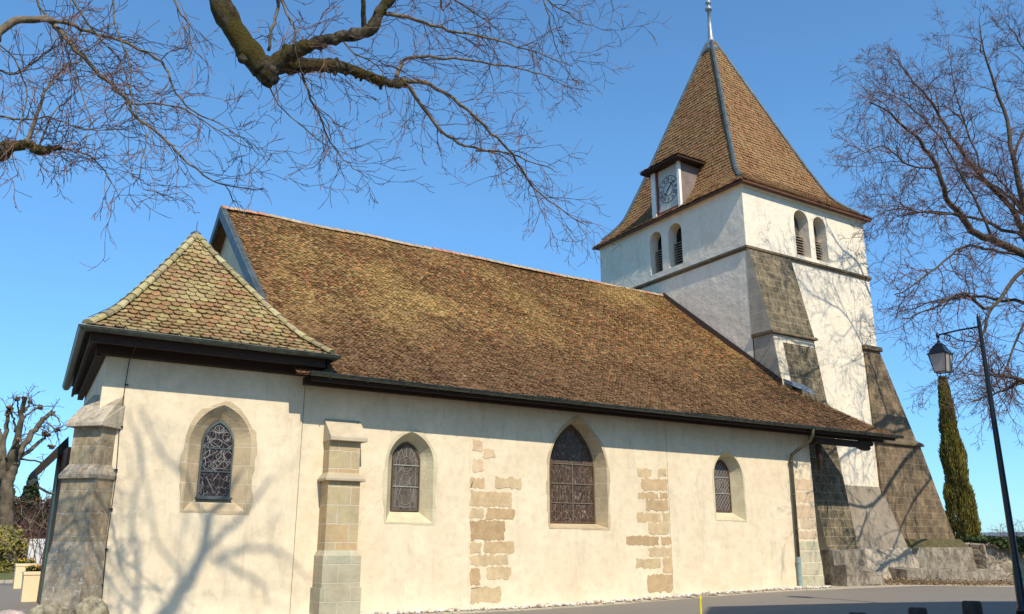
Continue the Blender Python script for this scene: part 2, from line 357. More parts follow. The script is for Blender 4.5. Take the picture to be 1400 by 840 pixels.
for i in range(23):
    x = 2.5+i*.985; kb.box(x, x+.97, 19.0, 19.1, -.1, gz(x, 19)+.035)
tag(bevel(kb.build('edging_kerb', M_side), .012), kind='structure')

# ------------------------------------------------------------------ church
church = tag(empty('church', (14, 24, 0)), 'old village church with cream plastered nave, brown tiled roofs and square white clock tower', 'church')
W = 19.73
def arch_pts(cx, wd, z0, z1, rise, n_=10, sill_n=1):
    "pointed arch outline, counter clockwise from bottom left, in x,z"
    a = wd/2; zs = z1-rise; Rr = (a*a+rise*rise)/(2*a); p = [(cx-a, z0), (cx+a, z0)]
    th = math.asin(min(1, rise/Rr))
    right = []
    for i in range(n_+1):
        t = th*i/n_; right.append((cx+a-Rr+Rr*math.cos(t), zs+Rr*math.sin(t)))
    p += right; p += [(2*cx-x, z) for x, z in right[::-1][1:]]
    return p
def round_pts(cx, wd, z0, z1, n_=8):
    a = wd/2; zs = z1-a
    return [(cx-a, z0), (cx+a, z0)]+[(cx+a*math.cos(math.pi*i/(2*n_)), zs+a*math.sin(math.pi*i/(2*n_))) for i in range(2*n_+1)]
def face_with_holes(mb, to3, outer, holes, mi=0, flip=False):
    polys = [[Vector((x, z, 0)) for x, z in outer]]+[[Vector((x, z, 0)) for x, z in h] for h in holes]
    flat = [v for q in polys for v in q]
    tris = tessellate_polygon(polys)
    out = []
    for t in tris:
        a, b_, c = [flat[i] for i in t]
        cr = (b_.x-a.x)*(c.y-a.y)-(b_.y-a.y)*(c.x-a.x)
        if abs(cr) < 1e-9: continue
        t = list(t)
        if (cr < 0) != flip: t = t[::-1]
        out.append(t)
    mb.add([to3(v.x, v.y) for v in flat], out, mi)
def dedupe(p):
    o = []
    for q in p:
        if not o or (abs(q[0]-o[-1][0])+abs(q[1]-o[-1][1]) > 1e-4): o.append(q)
    return o
M_frame = simple('brown_frame', (.10, .065, .04), .7, .3, 4)
WIN = [dict(cx=4.76, w=1.36, z0=2.32, z1=4.66, rise=.92, icx=4.76, iw=.72, iz0=2.62, iz1=4.34, irise=.55, d=.28, g=M_g1, bars=(2, 0), ring=.14, rm=M_rev, y=W-.03, fr=M_zinc),
       dict(cx=9.50, w=1.27, z0=2.14, z1=4.38, rise=.80, icx=9.52, iw=.78, iz0=2.42, iz1=4.15, irise=.5, d=.36, g=M_g2, bars=(2, 0), ring=.12, rm=M_rev2, y=W, fr=M_frame),
       dict(cx=14.77, w=2.04, z0=2.06, z1=5.12, rise=1.5, icx=14.82, iw=1.60, iz0=2.19, iz1=5.00, irise=1.4, d=.42, g=M_g3, bars=(3, 1), ring=.10, rm=M_rev, y=W, fr=M_frame),
       dict(cx=20.77, w=1.31, z0=2.36, z1=4.52, rise=.85, icx=20.85, iw=.74, iz0=2.62, iz1=4.28, irise=.5, d=.42, g=M_g4, bars=(2, 0), ring=.08, rm=M_rev2, y=W, fr=M_frame)]
for q in WIN:
    q['out'] = arch_pts(q['cx'], q['w'], q['z0'], q['z1'], q['rise']); q['in'] = arch_pts(q['icx'], q['iw'], q['iz0'], q['iz1'], q['irise'])
# chapel walls (proud of the nave by a hand)
cw = MB(); CX0, CX1, CYB = 2.2, 6.6, 26.4; yc = W-.03
face_with_holes(cw, lambda x, z: (x, yc, z), [(CX0, -.3), (CX1, -.3), (CX1, 6.0), (CX0, 6.0)], [WIN[0]['out']])
cw.add([(CX0, yc, -.3), (CX0+.34, CYB, -.3), (CX0+.34, CYB, 6), (CX0, yc, 6)], [(0, 3, 2, 1)])
cw.add([(CX1, yc, -.3), (CX1, W+.02, -.3), (CX1, W+.02, 6), (CX1, yc, 6)], [(0, 1, 2, 3)])
cw.add([(CX0+.34, CYB, -.3), (CX1, CYB, -.3), (CX1, CYB, 6), (CX0+.34, CYB, 6)], [(0, 3, 2, 1)])
cw.add([(CX0, yc, 6), (CX1, yc, 6), (CX1, CYB, 6), (CX0+.34, CYB, 6)], [(0, 1, 2, 3)])
part(cw, 'chapel_wall', M_cream, church)
# nave
NX0, NX1, NYB = 6.62, 24.85, 36.3; DY = 28.0
def roof_z(y):
    d = y-18.93; return 5.47+.80*d-.10*(1-math.exp(-d*1.3))
nw = MB()
face_with_holes(nw, lambda x, z: (x, W, z), [(NX0, -.3), (NX1+.14, -.3), (NX1+.11, .9), (NX1, 1.75), (NX1-.0, 6.0), (NX0, 6.0)], [q['out'] for q in WIN[1:]])
nw.add([(NX1+.14, W, -.3), (NX1+.14, NYB, -.3), (NX1+.11, NYB, .9), (NX1+.11, W, .9), (NX1, NYB, 1.75), (NX1, W, 1.75), (NX1, NYB, 6), (NX1, W, 6)], [(0, 1, 2, 3), (3, 2, 4, 5), (5, 4, 6, 7)])
nw.add([(NX0-.15, W, -.3), (NX0-.15, NYB, -.3), (NX0-.15, NYB, roof_z(W)-.1), (NX0-.15, DY, roof_z(DY)-.12), (NX0-.15, W, roof_z(W)-.1)], [(0, 4, 3, 2, 1)])
nw.add([(NX1-.1, W+.05, 5.9), (NX1-.1, NYB, 5.9), (NX1-.1, DY, roof_z(DY)-.14)], [(0, 1, 2)])
nw.add([(NX0, NYB, -.3), (NX1, NYB, -.3), (NX1, NYB, 6), (NX0, NYB, 6)], [(0, 3, 2, 1)])
nw.add([(NX0-.15, W+.04, 5.9), (NX1, W+.04, 5.9), (NX1, NYB, 5.9), (NX0-.15, NYB, 5.9)], [(0, 1, 2, 3)])
part(nw, 'nave_wall', M_cream, church)
# exposed ashlar in the plaster: each stone an irregular slab a few millimetres proud
R1 = [(11.22,3.04,11.65,3.31),(11.98,3.05,12.83,3.35),(11.23,2.58,12.52,2.97),(11.23,2.26,11.65,2.51),(11.73,2.26,12.6,2.53),(11.24,1.72,12.29,2.22),(11.25,1.38,11.59,1.67),(11.66,1.38,12.59,1.7),(11.25,1.09,12.42,1.35),(11.26,.6,11.56,1.05),(11.74,.75,12.47,1.06),(11.26,.18,12.2,.56)]
R1b = [(11.61,3.84,11.98,4.09),(11.29,3.45,11.62,3.8),(11.29,4.0,11.58,4.3)]
R2 = [(16.94,3.56,17.5,3.8),(17.78,3.59,18.11,3.84),(17.09,3.18,18.13,3.52),(16.95,2.92,17.73,3.11),(17.79,2.93,18.13,3.13),(17.24,2.58,18.12,2.89),(16.88,2.25,17.79,2.52),(17.86,2.26,18.15,2.54),(17.3,1.91,18.13,2.23),(16.44,1.59,17.67,1.85),(17.76,1.59,18.17,1.85),(17.29,1.28,18.17,1.53),(16.77,.95,17.72,1.22),(17.81,.8,18.16,1.25),(17.18,.27,18.16,.77)]
R3 = [(23.79,3.41,24.82,3.78),(23.89,2.98,24.82,3.35),(23.75,2.48,24.82,2.91),(24.05,2.11,24.82,2.45),(23.75,1.8,24.82,2.06)]
R4 = [(23.72,1.43,24.2,1.72),(24.23,1.43,24.86,1.72),(23.76,1.04,24.5,1.4),(24.53,1.04,24.9,1.4),(23.8,.64,24.94,1.02),(23.85,.25,24.4,.61),(24.43,.25,24.98,.61)]
def slab_stones(rects, y, mb, rr, a0=None, jag=.034):
    for (x0, z0, x1, z1) in rects:
        pts = []; x0 += .005; x1 -= .005; z0 += .005; z1 -= .005
        c = min(.035, (z1-z0)*.15)
        for (ax, az, bx, bz) in ((x0+c*.5, z0, x1-c, z0), (x1, z0+c, x1, z1-c*.6), (x1-c, z1, x0+c*.5, z1), (x0, z1-c*.4, x0, z0+c*.4)):
            k = max(2, int(math.hypot(bx-ax, bz-az)/.07))
            for i in range(k+1):
                t = i/k; pts.append((ax+(bx-ax)*t+rr.uniform(-jag, jag), az+(bz-az)*t+rr.uniform(-jag, jag)))
        n0 = len(pts); e = .006+rr.uniform(0, .005)
        vs = [(x, y-e, z) for x, z in pts]+[(x, y+.01, z) for x, z in pts]
        mb.add(vs, [tuple(range(n0))]+[((i+1) % n0, i, n0+i, n0+(i+1) % n0) for i in range(n0)], 0, rr.random() if a0 is None else a0)
def stone_attr(name, cols):
    m, n, b = mat(name); at = n.nodes.new('ShaderNodeAttribute'); at.attribute_name = 'tv'; k = len(cols)-1
    base = ramp(n, at.outputs['Fac'], [(i/k, c) for i, c in enumerate(cols)]); co = coord(n)
    base = mix(n, .45, base, ramp(n, nz(n, co, 5, 7, .7), [(.3, .3), (.7, .75)]), 'OVERLAY')
    base = mix(n, mth(n, 'MULTIPLY', ramp(n, nz(n, co, 11, 5, .7), [(.62, 0), (.68, 1)]), .6), base, (.66, .55, .38))
    n.links.new(base, b.inputs['Base Color']); bump(n, b, nz(n, co, 25, 6, .7), .4, .02); return m
M_ash = stone_attr('tan_ashlar', [(.44, .30, .16), (.54, .40, .235), (.50, .39, .23), (.40, .27, .145)])
M_ashp = stone_attr('pinkish_ashlar', [(.56, .42, .27), (.60, .44, .28), (.52, .42, .28)])
M_ashg = stone_attr('grey_green_ashlar', [(.44, .41, .28), (.48, .43, .30), (.42, .40, .27)])
rr = random.Random(3)
sb = MB(); slab_stones(R1+R2, W, sb, rr); part(sb, 'exposed_stonework', M_ash, church)
sb = MB(); slab_stones(R1b+R3, W, sb, rr); part(sb, 'corner_stonework', M_ashp, church)
sb = MB(); slab_stones(R4, W, sb, rr, jag=.003); part(sb, 'corner_footing', M_ashg, church)
# hairline seams of the former buttresses
for xs in (11.2, 18.16):
    sb = MB(); pts = [(xs+rr.uniform(-.008, .008), W-.002, z) for z in lin(.2, 5.4, 14)]; sb.tube(pts, .007, 5)
    part(sb, 'wall_seam', M_patch if xs < 15 else M_side, church)
# windows
for k, q in enumerate(WIN):
    we = empty('window', (0, 0, 0)); we.parent = church; we.location = Vector((q['cx'], q['y'], q['z0']))-church.location
    yo, yi = q['y'], q['y']+q['d']; mb = MB(); o_, i_ = q['out'], q['in']; n0 = len(o_)
    e = .003
    # moulded splay in two steps
    mid = [(ox*.5+ix*.5, oz*.5+iz*.5) for (ox, oz), (ix, iz) in zip(o_, i_)]
    vs = [(x, yo-e, z) for x, z in o_]+[(x, yo+q['d']*.55, z) for x, z in mid]+[(x, yi, z) for x, z in i_]
    # perimeter uv for stone joints comes from box_uv
    mb.add(vs, [(i, (i+1) % n0, n0+(i+1) % n0, n0+i) for i in range(n0)]+[(n0+i, n0+(i+1) % n0, 2*n0+(i+1) % n0, 2*n0+i) for i in range(n0)])
    # flat dressed ring flush with plaster, uneven outer edge
    ring_in = o_; ring_out = []; cxr = q['cx']; rg = q['ring']
    dense_i = []; 
    for i in range(n0):
        a, b_ = o_[i], o_[(i+1) % n0]; L_ = math.hypot(b_[0]-a[0], b_[1]-a[1]); kk = max(1, int(L_/.12))
        for j in range(kk): t = j/kk; dense_i.append((a[0]+(b_[0]-a[0])*t, a[1]+(b_[1]-a[1])*t))
    nd = len(dense_i); 
    for i, (x, z) in enumerate(dense_i):
        c = (cxr, q['z0']+(q['z1']-q['z0'])*.45); dx, dz_ = x-c[0], z-c[1]
        blk = math.floor((z-q['z0'])/.42); wv = rg*(.55+.55*((blk*37+13*(x > cxr)) % 5)/4)+rr.uniform(-.012, .012)
        nx_, nz_ = (math.copysign(1, dx), 0) if z < q['z1']-q['rise'] and z > q['z0']+.01 else (dx/max(.01, math.hypot(dx, dz_)), dz_/max(.01, math.hypot(dx, dz_)))
        if z <= q['z0']+.01: nx_, nz_ = (math.copysign(.6, dx) if abs(dx) > q['w']*.45 else 0, -.9)
        ring_out.append((x+nx_*wv, z+nz_*wv*(.6 if nz_ < 0 else 1)))
    vs = [(x, yo-.007, z) for x, z in dense_i]+[(x, yo-.007, z) for x, z in ring_out]+[(x, yo+.01, z) for x, z in ring_out]+[(x, yo-e+.004, z) for x, z in dense_i]
    mb.add(vs, [((i+1) % nd, i, nd+i, nd+(i+1) % nd) for i in range(nd)]+[(nd+(i+1) % nd, nd+i, 2*nd+i, 2*nd+(i+1) % nd) for i in range(nd)]+[(i, (i+1) % nd, 3*nd+(i+1) % nd, 3*nd+i) for i in range(nd)])
    part(mb, 'stone_surround', q['rm'], we)
    gm = MB(); gm.add([(x, yi-.02, z) for x, z in i_], [tuple(range(n0))[::-1] if False else tuple(range(n0))])
    part(gm, 'stained_glass', q['g'], we)
    fm = MB(); fw = .035 if k != 2 else .05
    cz = sum(z for x, z in i_)/n0
    inn = arch_pts(q['icx'], q['iw']-2*fw, q['iz0']+fw, q['iz1']-fw*1.6, q['irise']*.95)
    vs = [(x, yi-.05, z) for x, z in i_]+[(x, yi-.05, z) for x, z in inn]+[(x, yi-.01, z) for x, z in inn]
    fm.add(vs, [(i, (i+1) % n0, n0+(i+1) % n0, n0+i) for i in range(n0)]+[(n0+i, n0+(i+1) % n0, 2*n0+(i+1) % n0, 2*n0+i) for i in range(n0)])
    part(fm, 'frame', q['fr'], we)
    bm_ = MB(); nb, vb = q['bars']; x0, x1 = q['icx']-q['iw']/2+fw, q['icx']+q['iw']/2-fw
    if k == 2: zs = [q['iz0']+.56, q['iz0']+1.10, q['iz0']+1.66]
    else: zs = [q['iz0']+(q['iz1']-q['iz0'])*t for t in ((.33, .63) if k == 0 else (.35, .66))]
    for z in zs: bm_.box(x0, x1, yi-.045, yi-.022, z-.012, z+.012)
    if vb: bm_.box(q['icx']-.012, q['icx']+.012, yi-.05, yi-.024, q['iz0'], zs[-1])
    if k == 0: bm_.box(q['icx']-q['iw']/2-.03, q['icx']+q['iw']/2+.03, yi-.16, yi-.03, q['iz0']-.045, q['iz0']-.0)
    parts_each(bm_, 'glazing_bar', (simple('bronze_bar', (.17, .135, .10), .6, .2, 6, bumpy=0) if k == 2 else M_lead) if k != 0 else M_zinc, we)
    # lead cames drawn as real strips
    cm = MB(); inn_in = lambda x, z: (lambda n_=len(inn): sum(((inn[i][1] > z) != (inn[(i+1) % n_][1] > z)) and (x < (inn[(i+1) % n_][0]-inn[i][0])*(z-inn[i][1])/((inn[(i+1) % n_][1]-inn[i][1]) or 1e-9)+inn[i][0]) for i in range(n_)) % 2 == 1)()
    def came(pl, wd=.0055):
        for (ax_, az_), (bx_, bz_) in zip(pl, pl[1:]):
            kk = max(1, int(math.hypot(bx_-ax_, bz_-az_)/.03))
            for j in range(kk):
                p0_ = (ax_+(bx_-ax_)*j/kk, az_+(bz_-az_)*j/kk); p1_ = (ax_+(bx_-ax_)*(j+1)/kk, az_+(bz_-az_)*(j+1)/kk)
                if inn_in(*p0_) and inn_in(*p1_): cm.tube([(p0_[0], yi-.026, p0_[1]), (p1_[0], yi-.026, p1_[1])], wd, 4, caps=False)
    def circ(cx_, cz_, rx_, rz_=None, a0=0, a1=360): return [(cx_+rx_*math.cos(R_(a0+(a1-a0)*t/16)), cz_+(rz_ or rx_)*math.sin(R_(a0+(a1-a0)*t/16))) for t in range(17)]
    cx_, hz, hw = q['icx'], q['iz1']-q['iz0'], q['iw']/2; zb0 = q['iz0']
    if k == 0:
        for (u, v, a_, b__) in ((-.45, .80, .28, .055), (.5, .79, .25, .06), (0, .88, .3, .05), (-.1, .70, .35, .05), (.25, .42, .45, .05), (-.35, .40, .4, .055), (.7, .55, .3, .09), (-.75, .58, .3, .08)): came(circ(cx_+u*hw, zb0+v*hz, a_*hw, b__*hz))
        for j in range(16):
            u0, v0 = rr.uniform(-1, 1), rr.uniform(.02, .6); came([(cx_+u0*hw, zb0+v0*hz), (cx_+(u0+rr.uniform(-.5, .5))*hw, zb0+(v0+.10)*hz), (cx_+(u0+rr.uniform(-.8, .8))*hw, zb0+(v0+.2)*hz)])
        for j in range(7): a_ = R_(30+j*20); came([(cx_, zb0+.83*hz), (cx_+.9*hw*math.cos(a_), zb0+.83*hz+.4*hw*math.sin(a_))])
    elif k == 1:
        came([(cx_+(x-cx_)*.78, z-.03 if z > zb0+.2 else z+.07) for x, z in inn+[inn[0]]]); came(circ(cx_, zb0+.68*hz, .5*hw, .11*hz)); came(circ(cx_, zb0+.26*hz, .62*hw, .17*hz)); came(circ(cx_, zb0+.45*hz, .3*hw, .09*hz)); came(circ(cx_, zb0+.12*hz, .45*hw, .07*hz, 180, 360))
        for v in lin(.06, .86, 12):
            for sg in (-1, 1): came([(cx_+sg*hw, zb0+v*hz), (cx_+sg*hw*.76, zb0+(v+.005)*hz)])
        for j in range(9): u0, v0 = rr.uniform(-.6, .6), rr.uniform(.1, .6); came([(cx_+u0*hw, zb0+v0*hz), (cx_+(u0+rr.uniform(-.7, .7))*hw, zb0+(v0+.14)*hz)])
        for j in range(7): a_ = R_(10+j*27); came([(cx_+.5*hw*math.cos(a_), zb0+.72*hz+.08*hz*math.sin(a_)), (cx_+.8*hw*math.cos(a_), zb0+.74*hz+.2*hz*math.sin(a_))])
    elif k == 3:
        for j in range(-9, 22): came([(cx_-hw, zb0+j*.16), (cx_+hw, zb0+j*.16+hw*2*1.25)]); came([(cx_+hw, zb0+j*.16), (cx_-hw, zb0+j*.16+hw*2*1.25)])
        came(circ(cx_, zb0+.5*hz, .62*hw, .13*hz), .008); came(circ(cx_, zb0+.5*hz, .35*hw, .08*hz), .008)
    if cm.v: part(cm, 'lead_cames', M_lead, we, uv=False)
    if k == 2:   # band of small upright strokes across the glass, just above the top bar
        tb = MB(); x = x0+.03
        while x < x1-.04:
            h = .075+rr.uniform(-.012, .012); zb = q['iz0']+1.68; wch = rr.choice((.03, .045, .05)); kd = rr.randint(0, 3)
            tb.box(x, x+.008, yi-.034, yi-.026, zb, zb+h)
            if kd: tb.box(x+wch-.008, x+wch, yi-.034, yi-.026, zb, zb+h)
            if kd in (1, 3): tb.box(x+.008, x+wch-.008, yi-.034, yi-.026, zb+h-.01, zb+h)
            if kd in (1, 2): tb.box(x+.008, x+wch-.008, yi-.034, yi-.026, zb+h*.45, zb+h*.45+.009)
            x += wch+.028
        part(tb, 'lettering_band', simple('pale_paint', (.24, .18, .13), .7, .1, 5), we)

# ------------------------------------------------------------------ tiled roofs
def wob(x, y, a): return noise.noise(Vector((x*.45, y*.45, 7.3)))*a
def tile_field(name, L, R, n_rows, tw, m, parent, round_=True, amp=.03, seed=1, lift=.035, t_max=1.0, under=True, thick=.02, few=False):
    "beaver tail tiles laid in rows between curves L(t) and R(t)"
    rg = random.Random(seed)
    S = 400; mid = [(L(i/S)+R(i/S))*.5 for i in range(S+1)]; acc = [0]
    for i in range(S): acc.append(acc[-1]+(mid[i+1]-mid[i]).length)
    def t_at(s):
        s = s*acc[-1]; lo, hi = 0, S
        while hi-lo > 1:
            m_ = (lo+hi)//2
            if acc[m_] <= s: lo = m_
            else: hi = m_
        return (lo+(s-acc[lo])/max(1e-9, acc[hi]-acc[lo]))/S
    e = (R(0)-L(0)).normalized(); ts = [min(t_at(i/n_rows), t_max) for i in range(n_rows+2)] if False else [t_at(min(1, i/n_rows)) for i in range(n_rows+2)]
    mb = MB()
    shape = [(-.5, .42), (-.38, .16), (-.17, .02), (.0, 0), (.17, .02), (.38, .16), (.5, .42)] if round_ else [(-.5, .04), (-.2, 0), (.2, .0), (.5, .04)]
    if few: shape = [(-.5, .34), (-.22, .04), (.22, .04), (.5, .34)]
    ns = len(shape)
    for i in range(n_rows):
        t0, t1 = ts[i], ts[i+1]
        if t0 >= t_max: break
        t2 = min(1, t1+(t1-t0)*.25)
        A0, B0, A1, B1, A2, B2 = L(t0), R(t0), L(t1), R(t1), L(t2), R(t2)
        m0 = (A0+B0)*.5; m1 = (A1+B1)*.5; sl_ = (m1-m0); nrm = e.cross(sl_).normalized()
        if nrm.z < 0: nrm.negate()
        a0, b0 = A0.dot(e), B0.dot(e); a1, b1 = A1.dot(e), B1.dot(e); a2, b2 = A2.dot(e), B2.dot(e)
        ref = L(0).dot(e)
        off = ((i % 2)*.5+rg.uniform(-.16, .16))*tw
        k0 = int(math.floor((min(a0, a1)-ref-off)/tw))-1; k1 = int(math.ceil((max(b0, b1)-ref-off)/tw))+1
        for k in range(k0, k1+1):
            c = ref+off+k*tw+rg.uniform(-.016, .016); lf = lift+rg.uniform(-.010, .018); vs = []
            if c+tw*.5 < min(a0, a1) or c-tw*.5 > max(b0, b1): continue
            dv = rg.uniform(-.10, .10)
            def pt(x, v, off_n):
                # v in rows: 0 = lower edge of this row, 1 = next row
                if v <= 1: a_, b_ = a0+(a1-a0)*v, b0+(b1-b0)*v; PA, PB = A0.lerp(A1, v), B0.lerp(B1, v)
                else:
                    u = (v-1)/.25; a_, b_ = a1+(a2-a1)*u, b1+(b2-b1)*u; PA, PB = A1.lerp(A2, u), B1.lerp(B2, u)
                s = 0 if b_-a_ < 1e-5 else max(0, min(1, (x-a_)/(b_-a_)))
                p_ = PA.lerp(PB, s); p_ = p_+nrm*(off_n+wob(p_.x+p_.y*.3, p_.z+p_.y*.6, amp)); return p_
            g = .475
            low = [pt(c+x*2*g*tw, max(0, v+dv), lf) for x, v in shape]
            top = [pt(c+g*tw, 1.2, .012), pt(c-g*tw, 1.2, .012)]
            if (low[0]-low[-1]).length < .012 and (top[0]-top[1]).length < .012: continue
            und = [p_-nrm*thick for p_ in low]
            mb.add(low+top+und, [tuple(range(ns+2))]+[(j+1, j, ns+2+j, ns+2+j+1) for j in range(ns-1)]+[(0, ns+1, ns+2)]+[(ns, ns-1, ns+2+ns-1)], 0, rg.random())
    if under:
        gN, gM = 24, 12; vs = []
        for i in range(gN+1):
            t = i/gN*t_max; nr = e.cross(R(min(1, t+.01))-R(max(0, t-.01))); nr = nr if nr.z > 0 else -nr; nr = nr.normalized() if nr.length > 1e-6 else Vector((0, 0, 1))
            for j in range(gM+1):
                p_ = L(t).lerp(R(t), j/gM); p_ = p_+nr*(wob(p_.x+p_.y*.3, p_.z+p_.y*.6, amp)-.012); vs.append(p_)
        mb.add(vs, [(i*(gM+1)+j, i*(gM+1)+j+1, (i+1)*(gM+1)+j+1, (i+1)*(gM+1)+j) for i in range(gN) for j in range(gM)], 0, .65)
    return part(mb, name, m, parent, uv=False)
def pw(pts, h=.04):
    def f(t):
        for (a, b_), (c, d) in zip(pts, pts[1:]):
            if t <= c: return b_+(d-b_)*(t-a)/(c-a)
        return pts[-1][1]
    def g_(t): return (f(max(0, t-h))+f(t)*2+f(min(1, t+h)))/4 if h < t < 1-h else f(t)
    return g_
# nave south slope
def xr(y):
    if y < 21.5: return 28.9+(26.1-28.9)*(y-18.93)/(21.5-18.93)
    if y < 22.9: return 26.1-.1*(y-21.5)/1.4
    return 26.0
yy = lambda t: 18.9+(DY-18.9)*t
tile_field('nave_roof', lambda t: Vector((6.15, yy(t), roof_z(yy(t)))), lambda t: Vector((xr(yy(t)), yy(t), roof_z(yy(t)))), 140, .118, M_tn, church, amp=.10, seed=2, lift=.026, thick=.014, few=True)
# nave north slope, plain slab, and verge boards
nb_ = MB(); zr = roof_z(DY)
nb_.hexa([(6.15, DY, zr-.12), (26, DY, zr-.12), (26, 37.1, 5.35), (6.15, 37.1, 5.35)], [(6.15, DY, zr), (26, DY, zr), (26, 37.1, 5.47), (6.15, 37.1, 5.47)], 0, .4)
part(nb_, 'north_roof', M_tn, church)
vb = MB()
for (ya, yb) in ((21.0, DY), (37.0, DY)):
    za = roof_z(ya if ya < DY else 2*DY-ya); zb = roof_z(DY)
    for (xa, xb, d0, d1) in ((6.02, 6.10, -.34, .05), (6.10, 6.2, -.0, .07)):
        vb.hexa([(xa, ya, za+d0), (xb, ya, za+d0), (xb, yb, zb+d0), (xa, yb, zb+d0)], [(xa, ya, za+d1), (xb, ya, za+d1), (xb, yb, zb+d1), (xa, yb, zb+d1)])
part(vb, 'verge_flashing', M_zinc, church)
vb = MB(); vb.add([(6.1, 21, roof_z(21)-.1), (6.1, DY, zr-.1), (6.1, 35, roof_z(21)-.1), (6.46, 35, roof_z(21)-.1), (6.46, DY, zr-.1), (6.46, 21, roof_z(21)-.1)], [(0, 1, 4, 5), (1, 2, 3, 4)]); part(vb, 'verge_soffit', M_wood, church)
rc = MB(); k = 0
x = 6.1
while x < 25.95:
    l = .40; r0 = .125; a = rr.random(); zc = zr-.02+wob(x, 9, .05)
    seg = [(x-.03, r0+.012), (x+l, r0-.012)]
    ring = []
    for xx, r in seg:
        for q_ in range(9):
            an = math.pi*(q_/8); ring.append((xx, DY-math.cos(an)*r*1.15, zc+math.sin(an)*r))
    rc.add(ring, [(q_, q_+1, 9+q_+1, 9+q_) for q_ in range(8)]+[tuple(range(9))], 0, a); x += l
part(rc, 'ridge_tiles', tiles_mat('ridge_tile', [(.42,.17,.09),(.42,.28,.16),(.36,.26,.14),(.43,.33,.2),(.38,.26,.15),(.32,.21,.12)], (.44, .35, .22), (.4, .26, .16), 1.2, speck=(.5, .42, .3)), church)
# chapel pyramid
CA = Vector((4.35, 22.8, 9.65)); CB = [Vector((1.68, 18.88, 5.93)), Vector((6.94, 18.88, 5.93)), Vector((6.94, 26.75, 5.93)), Vector((2.14, 26.75, 5.93))]
gC = pw([(0, 0), (.2, .135), (.4, .33), (.65, .6), (.85, .82), (1, 1)])
def hipf(B, A, g): return lambda t: Vector((B.x+(A.x-B.x)*t, B.y+(A.y-B.y)*t, B.z+(A.z-B.z)*g(t)))
CH = [hipf(c, CA, gC) for c in CB]
for i in range(4):
    tile_field('chapel_roof', CH[i], CH[(i+1) % 4], 27 if i % 2 == 0 else 26, .215, M_tcp, church, amp=.04, seed=11+i, lift=.045, thick=.026)
hb = MB()
for i in range(4):
    t = .015; S = 17
    for j in range(S):
        ta, tb_ = j/S+.005, (j+1)/S+.012
        a, b_ = CH[i](min(1, ta)), CH[i](min(1, tb_)); ax = (b_-a).normalized(); side = ax.cross(Vector((0, 0, 1))).normalized(); up = side.cross(ax)
        ring = []
        for p_, r in ((a, .115+rr.uniform(-.006, .006)), (b_, .085)):
            for q_ in range(7):
                an = math.pi*q_/6; ring.append(p_+side*math.cos(an)*r*1.1+up*(math.sin(an)*r*.85+.03))
        hb.add(ring, [(q_+1, q_, 7+q_, 7+q_+1) for q_ in range(6)]+[tuple(range(7))[::-1]], 0, rr.random())
part(hb, 'hip_tiles', tiles_mat('hip_tile_colours', [(.28,.23,.12),(.36,.30,.14),(.30,.22,.12),(.21,.17,.09),(.40,.34,.19),(.26,.22,.10)], (.34, .31, .12), (.42, .33, .2), 1.5, speck=(.46, .4, .26)), church)
hb = MB(); hb.lathe(CA+Vector((0, 0, -.02)), [(.16, 0), (.13, .09), (.05, .14), (.012, .16), (.01, .42)], 10); part(hb, 'roof_spike', M_zinc, church)
# tower spire roof
TA = Vector((30.05, 27.7, 27.55)); TB = [Vector((25.72, 22.5, 16.38)), Vector((34.38, 22.5, 16.38)), Vector((34.38, 32.85, 16.38)), Vector((25.72, 32.85, 16.38))]
gT = pw([(0, 0), (.14, .05), (.25, .105), (.30, .155), (.42, .29), (1, 1)], .018)
TH = [hipf(c, TA, gT) for c in TB]
for i in range(4):
    tile_field('tower_roof', TH[i], TH[(i+1) % 4], 62, .18, M_tt, church, amp=.04, seed=21+i, lift=.04)
hb = MB()
for i in range(4):
    pts = [TH[i](t)+Vector((0, 0, .03)) for t in lin(.085, .97, 26)]
    hb.tube(pts, .10, 6)
    d = Vector((1 if i in (1, 2) else -1, 1 if i > 1 else -1, 0))
parts_each(hb, 'hip_flashing', M_zinc, church)
fb = MB()
fb.lathe(TA+Vector((0, 0, -.95)), [(.46, 0), (.22, .45), (.14, .95), (.105, 1.6), (.08, 2.5), (.17, 2.53), (.20, 2.62), (.17, 2.70), (.07, 2.74), (.07, 2.9), (.14, 2.94), (.16, 3.02), (.13, 3.1), (.045, 3.14), (.02, 3.75)], 14)
part(fb, 'finial', simple('pale_zinc', (.30, .34, .35), .4, .2, 4, metal=.4, bumpy=.03), church, smooth=True)

